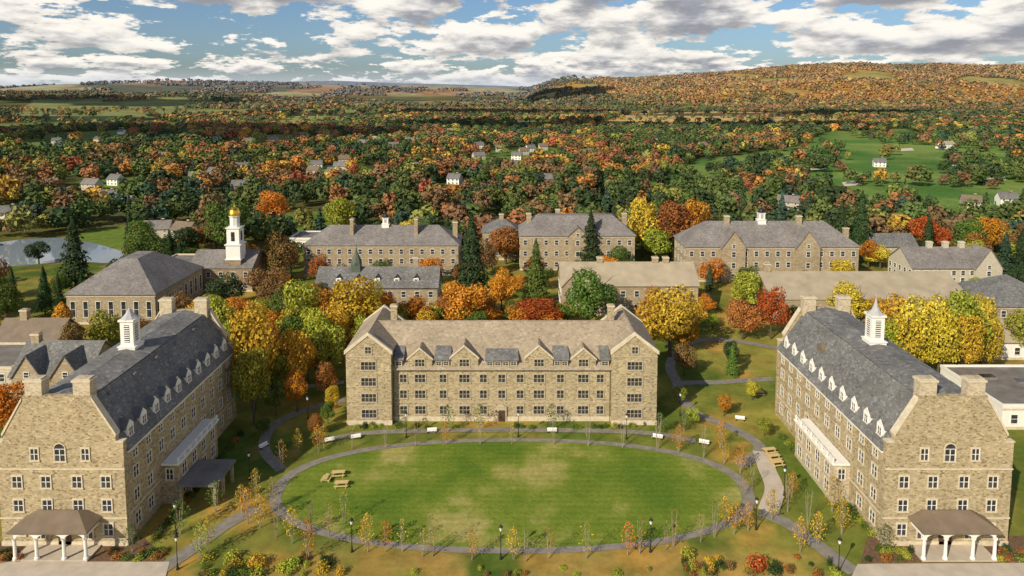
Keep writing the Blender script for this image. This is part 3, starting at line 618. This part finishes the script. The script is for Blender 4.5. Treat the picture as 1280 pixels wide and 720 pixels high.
for i in range(2): q,l=crown(40+i,'column',2000,.0125); TP['column'].append((quadmesh('crown',q,M['leaf'],l),trunkmesh(i,'column',M['bark'])))
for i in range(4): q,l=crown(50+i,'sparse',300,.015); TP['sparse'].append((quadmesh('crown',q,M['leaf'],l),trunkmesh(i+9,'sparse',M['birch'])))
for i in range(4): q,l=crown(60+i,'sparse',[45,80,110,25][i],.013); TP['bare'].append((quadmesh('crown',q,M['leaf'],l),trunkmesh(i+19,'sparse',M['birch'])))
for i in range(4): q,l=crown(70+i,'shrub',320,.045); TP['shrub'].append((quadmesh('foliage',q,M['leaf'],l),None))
PAL={'orange':(.56,.225,.03),'red':(.42,.095,.025),'yellow':(.60,.43,.05),'golden':(.57,.36,.04),'lime':(.33,.34,.045),'green':(.11,.16,.032),'dark green':(.045,.075,.027),'brown':(.24,.135,.05),'rust':(.36,.145,.04),'blue green':(.05,.095,.05)}
rd=random.Random(3)
def jit(c): f=rd.uniform(.82,1.18); return (c[0]*f*rd.uniform(.92,1.08),c[1]*f*rd.uniform(.88,1.12),c[2]*f,1)
TREES=[]
def relation(x,y):
    best=min(LM,key=lambda l:(l[1]-x)**2+((l[2]-y)*1.1)**2); n,lx,ly=best; dx=x-lx; dy=y-ly
    if abs(dx)>abs(dy): return ('right of' if dx>0 else 'left of'),n
    return ('behind' if dy>0 else 'before'),n
LM+= [('pond',-190,272),('golf course',180,400),('meadow',-90,330)]
def tree(x,y,h,w,col,kind,label=None,grp='trees around the campus halls'):
    a,t=rd.choice(TP[kind]); wid={'broad':.84,'cone':.48,'column':.34,'sparse':.52,'bare':.52}[kind]
    s=w/wid
    if not label:
        rel,n=relation(x,y); kn={'broad':'leafy tree','cone':'conifer','column':'columnar tree','sparse':'young tree','bare':'thin young tree'}[kind]
        size='tall ' if h>13 else ('small ' if h<8 else '')
        if kind in('sparse','bare'): size=''
        label=f'{size}{col} {kn} {rel} the {n}'
    nm={'broad':'leafy_tree','cone':'conifer_tree','column':'columnar_tree','sparse':'young_tree','bare':'young_tree'}[kind]
    r=thing(nm,label,'tree',(x,y,float(hgt(x,y))),rd.random()*6.283,grp,(s,s,h))
    link('trunk',t,r); c_=link('crown',a,r); c_.color=jit(PAL[col]); TREES.append((x,y,w/2)); return r
def ptree(px,base,top,wpx,col,kind='broad'):
    x,y=g(px,base); d=depth(y); h=zat(top,y); w=wpx/F*d*(1.15 if kind=='broad' else 1.); tree(x,y,max(h,2.5),w,col,kind)
for a in [(318,512,376,72,'golden'),(296,470,395,40,'lime'),(376,440,346,62,'lime'),(360,425,352,40,'green'),(440,436,345,72,'golden'),(412,420,360,40,'orange'),(468,425,352,34,'yellow'),
 (515,412,370,46,'orange'),(580,412,348,60,'orange'),(562,408,362,34,'rust'),(627,392,336,34,'orange'),(735,415,336,64,'green'),(672,414,374,70,'red'),(650,410,382,40,'orange'),
 (837,446,352,70,'golden'),(815,425,360,40,'orange'),(803,322,243,46,'yellow'),(838,322,248,48,'rust'),(868,320,246,48,'orange'),(928,424,373,44,'rust'),(963,424,353,38,'red'),(930,392,336,44,'lime'),
 (996,345,304,56,'lime'),(1110,464,366,56,'golden'),(1150,470,358,64,'yellow'),(1195,466,356,66,'lime'),(1225,458,366,44,'yellow'),(1060,408,352,48,'yellow'),(1090,408,372,40,'golden'),(1272,446,384,40,'lime'),(1130,478,385,50,'golden'),(1172,480,380,50,'yellow'),
 (270,436,368,52,'lime'),(130,448,386,42,'lime'),(12,552,470,54,'orange'),(-5,530,490,40,'red'),(285,322,243,54,'green'),(350,352,292,50,'brown'),(285,385,342,48,'dark green'),(335,380,330,50,'brown'),
 (240,318,284,34,'rust'),(425,300,244,42,'lime'),(340,286,236,42,'orange'),(632,330,282,50,'rust'),(605,345,300,34,'brown'),(1000,404,380,36,'green'),(400,402,352,34,'dark green'),(90,460,400,30,'brown'),
 (720,320,290,50,'brown'),(1275,372,330,34,'dark green'),(1100,336,305,34,'yellow'),(775,344,308,40,'green'),(1085,335,300,30,'orange'),(350,470,430,30,'lime'),(855,470,428,30,'brown'),(913,460,425,20,'dark green'),(300,410,370,40,'orange'),(345,410,345,44,'brown'),
 (335,475,398,46,'orange'),(395,462,382,44,'lime'),(425,452,388,38,'golden'),(365,462,392,38,'green'),(480,425,365,38,'orange'),(540,412,385,38,'green'),(700,412,380,32,'green'),(785,420,384,28,'dark green'),(858,440,398,34,'orange'),(250,420,374,38,'golden'),(225,402,366,32,'brown'),(155,430,396,34,'green'),(175,425,396,32,'brown'),(300,480,425,36,'yellow'),(400,440,372,40,'orange'),(455,452,392,34,'lime'),(520,402,372,34,'rust'),(610,408,382,34,'orange'),(880,392,366,28,'orange'),(1015,422,396,34,'golden'),(1035,418,392,30,'orange'),(385,475,420,30,'orange'),
 (412,474,402,44,'lime'),(372,492,410,46,'golden'),(345,500,440,36,'lime'),(318,530,430,44,'lime'),(408,500,448,26,'rust'),(470,412,368,36,'green'),(352,440,380,44,'orange'),(310,450,392,44,'green'),(395,405,350,40,'rust'),(548,404,378,30,'golden'),(495,408,378,32,'golden'),(605,400,372,28,'rust'),(708,404,378,30,'orange'),(870,415,372,28,'golden'),(1235,470,395,34,'golden'),(1110,478,400,36,'lime'),(1205,480,390,40,'golden'),
 (890,358,322,34,'orange'),(935,362,330,28,'green'),(1050,360,322,34,'golden'),(400,352,318,30,'rust'),(540,356,318,34,'orange'),(478,352,322,26,'green'),(225,352,320,30,'brown'),(760,350,320,26,'orange'),(668,350,318,26,'rust'),
 (328,425,372,44,'lime'),(430,415,362,38,'lime'),(455,404,366,34,'rust'),(340,452,404,40,'golden'),(372,515,462,30,'orange'),(345,520,470,28,'green'),(415,520,480,22,'golden'),(500,420,382,34,'lime'),(530,418,386,32,'golden'),(593,418,384,36,'green'),(640,404,376,32,'green'),(690,420,386,34,'orange'),(480,404,360,30,'brown'),(828,412,372,28,'rust'),(845,404,378,26,'green')]:
    ptree(*a)
for a in [(590,372,265,50,'dark green','cone'),(670,382,298,38,'green','cone'),(738,338,262,36,'dark green','cone'),(95,362,268,42,'dark green','cone'),(80,438,378,26,'orange','column'),(1075,318,238,34,'dark green','cone'),(1050,322,250,30,'dark green','cone'),(1255,345,290,30,'blue green','cone'),(1275,345,285,30,'dark green','cone'),(560,320,268,30,'dark green','cone')]: ptree(*a)
rng=np.random.RandomState(11)
def openland(x,y):
    m=inpoly(x,y,PP)|(inpoly(x,y,GP)&((rng.rand(len(x))>.7)|(fbm(x,y,45,71)<.575)))
    for P_,_ in FP: m|=inpoly(x,y,P_)&(rng.rand(len(x))>.10)
    for P_ in CLEAR: m|=inpoly(x,y,P_)
    m|=(fbm(x,y,600,11)>.575)&(y>900)&(rng.rand(len(x))>.1)
    for hx,hy in HXY:
        if hy<2500: m|=(np.abs(x-hx)<9)&(y>hy-10-hy*.04)&(y<hy+10)
    return m
def jgrid(y0,y1,s):
    out=[]
    for y_ in np.arange(y0,y1,s):
        hw=y_*.82+20; xv=np.arange(-hw,hw,s); out.append(np.stack([xv,np.full_like(xv,y_)],1))
    P=np.concatenate(out); P+=rng.uniform(-.48,.48,P.shape)*s; return P[:,0],P[:,1]
KEYS=['dark green','green','blue green','lime','brown','rust','orange','golden','red','yellow']
def palpick(x,y):
    base=np.array([.28,.26,.08,.09,.13,.08,.035,.025,.015,.01])
    hillw=np.array([.04,.06,.02,.08,.10,.14,.28,.24,.01,.06])
    hz=(sst((hgt(x,y)-10)/40.)*(x>420))[:,None]; W=base*(1-hz)+hillw*hz
    sp=(sst((hgt(x,y)-10)/30.)*((x>0)&(x<=420)))[:,None]; W=W*(1-sp)+np.array([.4,.3,.1,.05,.08,.05,.02,0,0,0])*sp
    n=fbm(x,y,110,21); n=np.clip((n-.34)/.32,0,1)[:,None]; warm=np.array([.25,.45,.25,1.1,1.8,2.2,2.6,2.6,2.4,2.4]); cool=np.array([1.9,1.7,1.7,.8,.5,.2,.08,.1,.1,.1])
    W=W*(cool*(1-n)+warm*n); W/=W.sum(1)[:,None]; cs=np.cumsum(W,1); return (cs<rng.rand(len(x))[:,None]).sum(1).clip(0,9)
x,y=jgrid(150,540,10.2); ok=~openland(x,y)&(rng.rand(len(x))<.92)
ok&=(y>182)|(np.abs(x)>100)|((np.abs(x)>80)&(y>160))
for (a,b_,c_,d_) in FOOT: ok&=~((x>a-3)&(x<b_+3)&(y>c_-4)&(y<d_+3))
for (tx_,ty_,tr) in TREES: ok&=((x-tx_)**2+(y-ty_)**2)>(tr*.8+2.)**2
x=x[ok];y=y[ok]; o=np.argsort(y); x=x[o]; y=y[o]; kk=palpick(x,y)
hh=rng.uniform(7,16.,len(x))
for (a,b_,c_,d_) in FOOT:
    fr=(x>a-8)&(x<b_+8)&(y>c_-45)&(y<c_+2); hh=np.where(fr,np.minimum(hh,rng.uniform(4.,8.,len(x))),hh)
NI=120; inview=np.abs(x)<y*.76+10
idx=[i for i in range(len(x)) if inview[i]][:NI]; used=set(idx)
for i in idx:
    k=KEYS[kk[i]]; kd='cone' if k in('dark green','blue green') and rng.rand()<.35 else 'broad'
    w=hh[i]*(.42 if kd=='cone' else rng.uniform(.8,1.1)); tree(float(x[i]),float(y[i]),float(hh[i]*(1.2 if kd=='cone' else 1)),float(w),k,kd)
rest=np.array([i for i in range(len(x)) if i not in used])
QS=[];CS=[]
FPAL={'dark green':(.05,.078,.032),'green':(.10,.135,.04),'blue green':(.048,.085,.055),'lime':(.23,.235,.06),'brown':(.21,.13,.065),'rust':(.30,.14,.06),'orange':(.46,.215,.055),'golden':(.48,.31,.06),'red':(.33,.10,.055),'yellow':(.50,.38,.08)}
PALA=np.array([FPAL[k] for k in KEYS])
def addforest(x,y,h,k,n,ls):
    tb=[crown(100+i,'broad',n,ls,.3) for i in range(5)]; tc=[crown(120+i,'cone',n,ls*.8) for i in range(2)]
    N_=len(x); z=hgt(x,y); cone=((k==0)|(k==2))&(rng.rand(N_)<.3); v=rng.randint(0,5,N_)
    for vi in range(7):
        if vi<5: sel=np.where((~cone)&(v==vi))[0]; q,l=tb[vi]; wf=rng.uniform(.95,1.4,len(sel))
        else: sel=np.where(cone&(v%2==vi-5))[0]; q,l=tc[vi-5]; wf=rng.uniform(.9,1.1,len(sel))
        if len(sel)==0: continue
        a=rng.rand(len(sel))*6.283; ca,sa=np.cos(a),np.sin(a); s=(h[sel]*wf)
        qx=q[None,:,:,0]; qy=q[None,:,:,1]; qz=q[None,:,:,2]; e=lambda t:t[:,None,None]
        X=(qx*e(ca)-qy*e(sa))*e(s)+e(x[sel]); Y=(qx*e(sa)+qy*e(ca))*e(s)+e(y[sel]); Z=qz*e(h[sel])+e(z[sel])-.5
        QS.append(np.stack([X,Y,Z],-1).reshape(-1,4,3).astype(np.float32))
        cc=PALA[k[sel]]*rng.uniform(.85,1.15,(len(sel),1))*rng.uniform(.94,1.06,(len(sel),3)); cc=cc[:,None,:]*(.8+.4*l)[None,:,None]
        # crown colours softened with distance, then tinted blue as painted aerial haze
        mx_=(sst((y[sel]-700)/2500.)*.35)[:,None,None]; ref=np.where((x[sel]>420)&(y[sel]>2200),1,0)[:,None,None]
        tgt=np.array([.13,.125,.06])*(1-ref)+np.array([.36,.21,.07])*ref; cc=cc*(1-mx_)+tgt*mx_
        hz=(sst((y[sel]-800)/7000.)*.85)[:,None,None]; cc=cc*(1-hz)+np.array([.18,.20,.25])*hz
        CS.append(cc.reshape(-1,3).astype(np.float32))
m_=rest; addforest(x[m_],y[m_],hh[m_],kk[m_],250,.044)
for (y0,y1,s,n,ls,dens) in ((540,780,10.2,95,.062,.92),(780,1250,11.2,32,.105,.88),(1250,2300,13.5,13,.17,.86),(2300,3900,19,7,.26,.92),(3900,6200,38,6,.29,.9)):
    x,y=jgrid(y0,y1,s); ok=~openland(x,y)&(rng.rand(len(x))<dens)
    if y0>=2300: ok=(rng.rand(len(x))<.92)&((x>150)|(fbm(x,y,400,14)>.52))&(fbm(x,y,260,55)<.61)
    if y0>=3900: ok&=(x<600)&(fbm(x,y,500,65)<.52)
    x=x[ok];y=y[ok]; k=palpick(x,y); h=rng.uniform(7,15.,len(x))*(1.9 if y0>=3900 else 1.15 if y0>=2300 else 1.); addforest(x,y,h,k,n,ls)
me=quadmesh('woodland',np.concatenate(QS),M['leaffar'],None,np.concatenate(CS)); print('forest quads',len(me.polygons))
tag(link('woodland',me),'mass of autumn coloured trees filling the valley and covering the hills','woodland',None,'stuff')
# ------------------------------------------------------------ young trees round the lawn
LM=[('near lawn edge',0,88),('far lawn edge',0,124),('left lawn end',-42,106),('right lawn end',42,106),('left porch',-63,86),('right porch',62,86),('near left lawn edge',-25,88),('near right lawn edge',25,88)]
YT=[(345,672,'b'),(388,668,'b'),(412,672,'b'),(455,684,'g'),(482,690,'o'),(503,690,'b'),(540,696,'b'),(590,700,'o'),(642,700,'g'),(657,702,'b'),(686,698,'b'),(733,698,'b'),(785,694,'o'),(832,688,'b'),(842,684,'b'),(876,678,'b'),(893,672,'b'),(918,668,'o'),(935,664,'o'),
 (320,622,'g'),(302,640,'g'),(325,660,'g'),(352,585,'b'),(372,566,'g'),(398,566,'o'),(405,560,'g'),(440,562,'b'),(482,560,'b'),(520,558,'b'),(558,556,'o'),(600,556,'b'),(640,556,'b'),(692,556,'b'),(735,558,'b'),(778,560,'b'),(822,562,'b'),(848,566,'o'),(880,572,'b'),(905,580,'g'),(925,592,'o'),(940,612,'b'),(985,640,'b'),(990,622,'o'),(1022,682,'g'),(1052,668,'g'),(430,655,'b'),(225,668,'n'),(165,690,'n'),(560,540,'n'),(505,540,'n'),(690,538,'n'),(855,540,'n'),(825,545,'n'),(600,538,'n'),(260,690,'g'),(250,700,'y'),(1000,690,'g'),(385,700,'o'),(930,620,'b'),(270,640,'n'),(1040,640,'g'),(1105,692,'n'),(460,690,'g'),(900,560,'o'),(528,696,'b'),(800,692,'b'),(905,660,'g'),(310,655,'o'),(340,640,'b'),(1010,660,'b'),(965,650,'g'),(365,680,'g')]
for (px,py,c_) in YT:
    x,y=g(px,py); h=rd.uniform(4.2,6.4)
    cc={'b':'golden','g':'golden','o':'orange','n':'green','y':'lime'}[c_]
    if c_=='b': tree(x,y,h,h*.46,rd.choice(['golden','brown','orange']),'bare',None,'young trees around the oval lawn')
    elif c_=='n': tree(x,y,h*.9,h*.5,'green','sparse',None,'young trees around the oval lawn')
    else: tree(x,y,h,h*.44,cc,'sparse',None,'young trees around the oval lawn')
for a in [(915,470,430,20,'green','cone'),(410,530,500,16,'green','broad'),(865,530,508,18,'lime','broad'),(850,505,482,18,'lime','broad'),(905,520,490,18,'orange','broad'),(940,500,475,18,'yellow','broad'),(955,545,520,18,'lime','broad'),(330,545,522,18,'green','broad'),(395,545,515,20,'rust','broad')]: ptree(*a)
def shrub(px,py,w,h,col,lab):
    x,y=g(px,py); r=link('shrub',rd.choice(TP['shrub'])[0],None,(x,y,0),rd.random()*6,(w,w*rd.uniform(.7,1.2),h)); r.color=jit(PAL[col]); tag(r,lab.format(col),'shrub','shrubs planted in beds')
for i in range(22): shrub(rd.uniform(0,30) if i%3==0 else rd.uniform(130,205),rd.uniform(690,700),rd.uniform(.9,1.6),rd.uniform(.7,1.2),rd.choice(['green','dark green','rust','lime']),'small {} shrub by the left porch')
for i in range(22): shrub(rd.uniform(1085,1140) if i%2 else rd.uniform(1245,1280),rd.uniform(688,701),rd.uniform(.9,1.6),rd.uniform(.7,1.2),rd.choice(['green','dark green','rust','lime']),'small {} shrub by the right porch')
for i in range(34): shrub(rd.uniform(235,440),rd.uniform(696,722),rd.uniform(.7,2.6),rd.uniform(.5,1.8),rd.choice(['green','lime','brown','golden','lime','dark green']),'{} shrub near the lower left picture edge')
for i in range(12): shrub(rd.uniform(460,840),rd.uniform(710,722),rd.uniform(.6,1.5),rd.uniform(.3,.8),rd.choice(['lime','brown','rust']),'{} shrub near the bottom centre picture edge')
for i in range(30): shrub(rd.uniform(850,1050),rd.uniform(694,722),rd.uniform(.7,2.4),rd.uniform(.5,1.6),rd.choice(['green','brown','golden','rust','lime','dark green']),'{} shrub near the lower right picture edge')
shrub(946,712,3.0,2.6,'red','large {} bush near the lower right picture edge')
for i in range(24): shrub(rd.choice([rd.uniform(434,485),rd.uniform(492,620),rd.uniform(632,765),rd.uniform(768,820)]),rd.uniform(533,536),rd.uniform(1.,1.7),rd.uniform(.7,1.2),rd.choice(['green','dark green','lime']),'low {} shrub before the middle dormitory')
for i in range(16):
    t=i/15; shrub(196+t*105,672-t*128,1.6,1.1,rd.choice(['green','dark green','rust']),'{} shrub along the left dormitory wall')
for i in range(16):
    t=i/15; shrub(1090-t*112,668-t*120,1.6,1.1,rd.choice(['green','lime','dark green']),'{} shrub along the right dormitory wall')
# ------------------------------------------------------------ furniture
def lamp():
    t=thing('street_lamp','x','street lamp',(0,0,0),0,'black lamp posts along the paths')
    mb=MB(); mb.lathe(0,0,[(.2,0),(.2,.25),(.12,.4),(.11,.8),(.06,.95)],10); mb.build('base',M['dark'],t)
    mb=MB(); mb.lathe(0,0,[(.06,.9),(.05,4.0),(.12,4.05),(.12,4.15)],8); mb.build('pole',M['dark'],t)
    mb=MB(); mb.lathe(0,0,[(.13,4.15),(.24,4.7),(.2,4.72)],8); mb.build('lantern',M['white'],t)
    mb=MB(); mb.lathe(0,0,[(.32,4.7),(.2,4.9),(.05,5.02),(.03,5.2),(0,5.22)],8); mb.build('lamp_cap',M['dark'],t); return t
LP=[(440,690),(626,699),(813,690),(220,668),(945,662),(1048,716),(980,620),(312,600),(508,547),(648,546),(783,549),(850,520),(385,525),(222,712)]
L0=lamp()
for i,(px,py) in enumerate(LP):
    x,y=g(px,py); lab='black lamp post '+('on the near side of the ring path' if 655<py<700 and 400<px<960 else 'on the far side of the ring path' if py<600 and 400<px<800 else 'in the left part of the grounds' if px<500 else 'in the right part of the grounds')
    if i==0: L0.location=(x,y,0); L0['label']=lab
    else: dup(L0,(x,y,0),0,lab)
def picnic():
    t=thing('picnic_table','x','picnic table',(0,0,0),0,'pale wooden picnic tables')
    mb=MB()
    for k in range(5): mb.box(-1.1,1.1,-.42+k*.17,-.27+k*.17,.7,.76)
    mb.build('tabletop',M['wood'],t)
    for s in(-1,1): mb=MB(); mb.box(-1.1,1.1,s*.8-.16,s*.8+.16,.42,.47); mb.build('seat',M['wood'],t)
    for s in(-.8,.8):
        mb=MB(); mb.slab([(s-.04,-.8,0),(s+.04,-.8,0),(s+.04,-.2,.7),(s-.04,-.2,.7)],.08); mb.slab([(s-.04,.8,0),(s+.04,.8,0),(s+.04,.2,.7),(s-.04,.2,.7)],.08); mb.box(s-.05,s+.05,-.8,.8,.36,.42); mb.build('leg',M['wood'],t)
    return t
T0=picnic(); first=True
for px,py,rz,lab in [(423,595,.1,'picnic table on the left part of the lawn, farther of two'),(427,608,.05,'picnic table on the left part of the lawn, nearer of two'),(962,566,.2,'picnic table by the right entrance bay, farthest of three'),(967,574,.2,'picnic table by the right entrance bay, middle of three'),(971,582,.2,'picnic table by the right entrance bay, nearest of three'),(408,601,1.5,'small picnic table turned sideways left of the lawn pair'),(948,494,0,'picnic table on the grass behind the right dormitory')]:
    x,y=g(px,py)
    if first: T0.location=(x,y,.05); T0.rotation_euler=(0,0,rz); T0['label']=lab; first=False
    else: dup(T0,(x,y,.05),rz,lab,(.8,.8,1) if 'small' in lab else None)
def bench():
    t=thing('bench','x','bench',(0,0,0),0,'white benches along the far path'); mb=MB(); mb.box(-.9,.9,-.25,.2,.42,.5); mb.build('seat',M['white'],t)
    mb=MB(); mb.slab([(-.9,.2,.55),(.9,.2,.55),(.9,.3,.9),(-.9,.3,.9)],.05); mb.build('backrest',M['white'],t)
    for s in(-.75,.75): mb=MB(); mb.box(s-.06,s+.06,-.22,.2,0,.42); mb.build('leg',M['dark'],t)
    return t
b0=bench()
for i,(px,py,rz) in enumerate([(445,549,.3),(412,553,.4),(540,541,.1),(690,541,0),(822,549,-.3),(880,556,-.4),(925,526,-.2),(330,560,1.)]):
    x,y=g(px,py); lab='white bench beside the path before the middle dormitory' if 430<px<830 else 'white bench on the path beyond the lawn corner'
    if i==0: b0.location=(x,y,0); b0.rotation_euler=(0,0,rz); b0['label']=lab
    else: dup(b0,(x,y,0),rz,lab)
# ------------------------------------------------------------ town houses
def house(wm,rm,k):
    t=thing('house','x','house',(0,0,0),0,'houses among the valley trees'); w,d,h,r=[(4.6,7,4.4,7.4),(5.5,7,4.2,7.3),(9,9,5.2,8.2)][k]
    mb=MB(); mb.box(-w,w,0,d,-.2,h); mb.prism([(0,h),(d,h),(d/2,r)],-w,w,'x'); mb.build('wall',M[wm],t)
    mb=MB(); gslabs(mb,-w,w,0,d,h,r+.05,.4,.2); mb.build('roof',M[rm],t); chimney(t,w*.4,d*.5,h,r+1.2,.9,.8,'brick')
    for i in range(3):
        for z in(1.3,3.4): link('window',win1(1.0,1.1,'white'),t,(-w*.66+i*w*.66,0,z))
    return t
combos=[('white','slate',0,'white house with grey roof'),('cream','metalroof',0,'cream house with brown roof'),('cream','slate2',1,'pale house with brownish roof'),('brick','slate',1,'red brick house with grey roof'),('white','tanmetal',2,'large white building with tan roof'),('brick','slate2',2,'large brick building with brownish roof')]
LM=[('pond',-190,272),('golf course',250,560),('domed chapel',-94,330),('slate roofed hall',-45,350),('grey hipped hall',20,350),('white cupola hall',90,350),('far left woods',-350,700),('valley centre',0,800),('far right woods',450,900),('left valley',-200,600),('cream gabled building',150,330)]
protos={}
for (px,py,k) in HP:
    x,y=g(px,py); _,nm=relation(x,y); wm,rm,kk_,lb=combos[k]; lab=lb+(' in the ' if 'woods' in nm or 'valley' in nm else ' beyond the ')+nm
    if k not in protos: o=protos[k]=house(wm,rm,kk_); o.location=(x,y,0); o.rotation_euler=(0,0,rd.uniform(-.5,.5)); o['label']=lab
    else: dup(protos[k],(x,y,0),rd.uniform(-.5,.5),lab)
# ------------------------------------------------------------ make labels single out
ORD=['','leftmost','second','third','fourth','fifth','sixth','seventh','eighth','ninth','tenth','eleventh','twelfth','thirteenth','fourteenth','fifteenth','sixteenth','seventeenth','eighteenth','nineteenth','twentieth']
NUM=['','one','two','three','four','five','six','seven','eight','nine','ten','eleven','twelve','thirteen','fourteen','fifteen','sixteen','seventeen','eighteen','nineteen','twenty']
tops=[o for o in sc.objects if o.parent is None and 'label' in o]
from collections import defaultdict
D=defaultdict(list)
for o in tops: D[o['label']].append(o)
for lab,L in D.items():
    if len(L)<2 or len(L)>20: continue
    def sx(o):
        p=o.location
        if o.type=='MESH' and o.get('kind')=='structure': v=o.data.vertices[0].co; return proj(v.x,v.y)[0]
        return proj(p.x,p.y)[0]
    L.sort(key=sx); n=len(L)
    for i,o in enumerate(L):
        t=lab+(f', leftmost of {NUM[n]}' if i==0 else f', {ORD[i+1]} from left of {NUM[n]}')
        if len(t.split())>16: t=t.replace(' from left of ',' of ')
        if len(t.split())>16: t=t.replace(' leafy tree',' tree')
        o['label']=t
# ------------------------------------------------------------ light, sky, camera
S=Vector((-.53,-.63,.52)).normalized(); sd=bpy.data.lights.new('sun','SUN'); sd.energy=5.0; sd.angle=R(.5); sd.color=(1,.885,.69)
so=bpy.data.objects.new('sun',sd); COL.objects.link(so); so.rotation_euler=S.to_track_quat('Z','Y').to_euler(); so.location=(-100,-150,200)
CZ=900.  # clouds added out of frame, placed so their shadows darken the valley
for i,(sx0,sy0,rx,ry) in enumerate([(-620,950,420,130),(150,1200,360,120),(-300,1800,500,110),(-1150,1500,300,110),(700,1750,380,80),(250,3200,220,300),(-1500,2700,450,200)]):
    rs=np.random.RandomState(i); mb=MB(); cx0=sx0+S.x/S.z*CZ; cy0=sy0+S.y/S.z*CZ; rings=[]
    ph=rs.rand(6)*6.28
    for (f,zz_) in ((0,-15),(.7,-15),(.95,0),(1.,25),(.85,70),(.5,110),(0,125)):
        rr=[]
        for k in range(48):
            t=2*math.pi*k/48; w_=1+.22*math.sin(3*t+ph[0])+.14*math.sin(5*t+ph[1])+.10*math.sin(9*t+ph[2])+.06*math.sin(14*t+ph[3])
            rr.append((rx*f*w_*math.cos(t),ry*f*w_*math.sin(t),zz_+(12*math.sin(7*t+ph[4]) if 0<f<1 and zz_>30 else 0)))
        rings.append(rr)
    for a,b_ in zip(rings,rings[1:]):
        for k in range(48): j=(k+1)%48; mb.face([a[k],a[j],b_[j],b_[k]])
    struct(mb.build('shade_cloud',M['shade_cloud'],None,(cx0,cy0,CZ)),'unseen white cumulus added above the campus to shade the valley, number '+NUM[i+1],'shade_cloud')
w=bpy.data.worlds.new('World'); sc.world=w; w.use_nodes=True; nt=w.node_tree; nt.nodes.clear()
out=N(nt,'ShaderNodeOutputWorld'); sky=N(nt,'ShaderNodeTexSky',sky_type='NISHITA'); sky.sun_disc=False; sky.sun_elevation=math.asin(S.z); sky.sun_rotation=math.atan2(S.x,S.y)%(2*math.pi); sky.ozone_density=3.
bg1=N(nt,'ShaderNodeBackground'); bg1.inputs[1].default_value=.09
sk=mixc(nt,sky.outputs[0],(.80,.93,1.10),1.,'MULTIPLY'); nt.links.new(sk,bg1.inputs[0])
tc=N(nt,'ShaderNodeTexCoord'); sx_=N(nt,'ShaderNodeSeparateXYZ'); nt.links.new(tc.outputs['Generated'],sx_.inputs[0])
def mth(op,a,b=None,clamp=False):
    n=N(nt,'ShaderNodeMath',operation=op); n.use_clamp=clamp
    for i,v in ((0,a),(1,b)):
        if v is None: continue
        if hasattr(v,'links'): nt.links.new(v,n.inputs[i])
        else: n.inputs[i].default_value=v
    return n.outputs[0]
def rng_(v,a,b,lo=0.,hi=1.):
    n=N(nt,'ShaderNodeMapRange'); n.clamp=True; n.interpolation_type='SMOOTHSTEP'; n.inputs[1].default_value=a; n.inputs[2].default_value=b; n.inputs[3].default_value=lo; n.inputs[4].default_value=hi; nt.links.new(v,n.inputs[0]); return n.outputs[0]
def mixf(a,b,f): return mth('ADD',mth('MULTIPLY',a,mth('SUBTRACT',1.,f)),mth('MULTIPLY',b,f))
zz=mth('MAXIMUM',sx_.outputs[2],0.)
def layer(ax,az,dz,detail,seed,rough):
    cb=N(nt,'ShaderNodeCombineXYZ'); nt.links.new(mth('MULTIPLY',sx_.outputs[0],ax),cb.inputs[0]); nt.links.new(mth('MULTIPLY',mth('ADD',zz,dz),az),cb.inputs[1]); nt.links.new(mth('MULTIPLY',sx_.outputs[1],ax*.5),cb.inputs[2])
    ad=N(nt,'ShaderNodeVectorMath',operation='ADD'); nt.links.new(cb.outputs[0],ad.inputs[0]); ad.inputs[1].default_value=(seed,seed*1.7,seed*.3)
    return noise(nt,ad.outputs[0],1.,detail,rough)
bl=rng_(zz,.035,.060)
def cl(dzA,dzB,det,rough): return mixf(layer(15,50,dzB,det,4.2,rough),layer(8.5,24,dzA,det,9.3,rough),bl)
d0=cl(0,0,8,.62); d1=cl(.014,.006,5,.58)
big=layer(2.2,9,0,1,1.5,.5)
bx=mth('ADD',mth('MULTIPLY',mth('SUBTRACT',big,.5),.22),mth('ADD',mth('MULTIPLY',rng_(zz,.07,.13),.04),mth('MULTIPLY',sx_.outputs[0],.05)))
el=mth('MULTIPLY',mth('MAXIMUM',mth('SUBTRACT',zz,.18),0.),.3)
dens=mth('SUBTRACT',mth('ADD',d0,bx),el)
mask=rng_(dens,.455,.495)
shade=rng_(mth('ADD',d1,bx),.46,.68)
tex=rng_(mth('SUBTRACT',d0,d1),-.10,.10,.78,1.10)
cc=mixc(nt,(1.0,.95,.87),(.44,.455,.51),shade); cc=mixc(nt,cc,tex,1.,'MULTIPLY')
bg2=N(nt,'ShaderNodeBackground'); bg2.inputs[1].default_value=.93; nt.links.new(cc,bg2.inputs[0])
mx=N(nt,'ShaderNodeMixShader'); nt.links.new(mask,mx.inputs[0]); nt.links.new(bg1.outputs[0],mx.inputs[1]); nt.links.new(bg2.outputs[0],mx.inputs[2])
bg3=N(nt,'ShaderNodeBackground'); bg3.inputs[0].default_value=(.72,.79,.86,1); bg3.inputs[1].default_value=.87
mx2=N(nt,'ShaderNodeMixShader'); nt.links.new(rng_(zz,0.,.035,.75,0.),mx2.inputs[0]); nt.links.new(mx.outputs[0],mx2.inputs[1]); nt.links.new(bg3.outputs[0],mx2.inputs[2]); nt.links.new(mx2.outputs[0],out.inputs[0])
cd=bpy.data.cameras.new('camera'); cd.lens=24; cd.sensor_width=36; cd.shift_y=-(360-CY)/1280; cd.clip_end=40000; cd.clip_start=1
co=bpy.data.objects.new('camera',cd); COL.objects.link(co); co.location=(0,0,H); co.rotation_euler=(R(85),0,0); sc.camera=co
sc.view_settings.view_transform='Standard'; sc.view_settings.look='None'; sc.view_settings.exposure=0
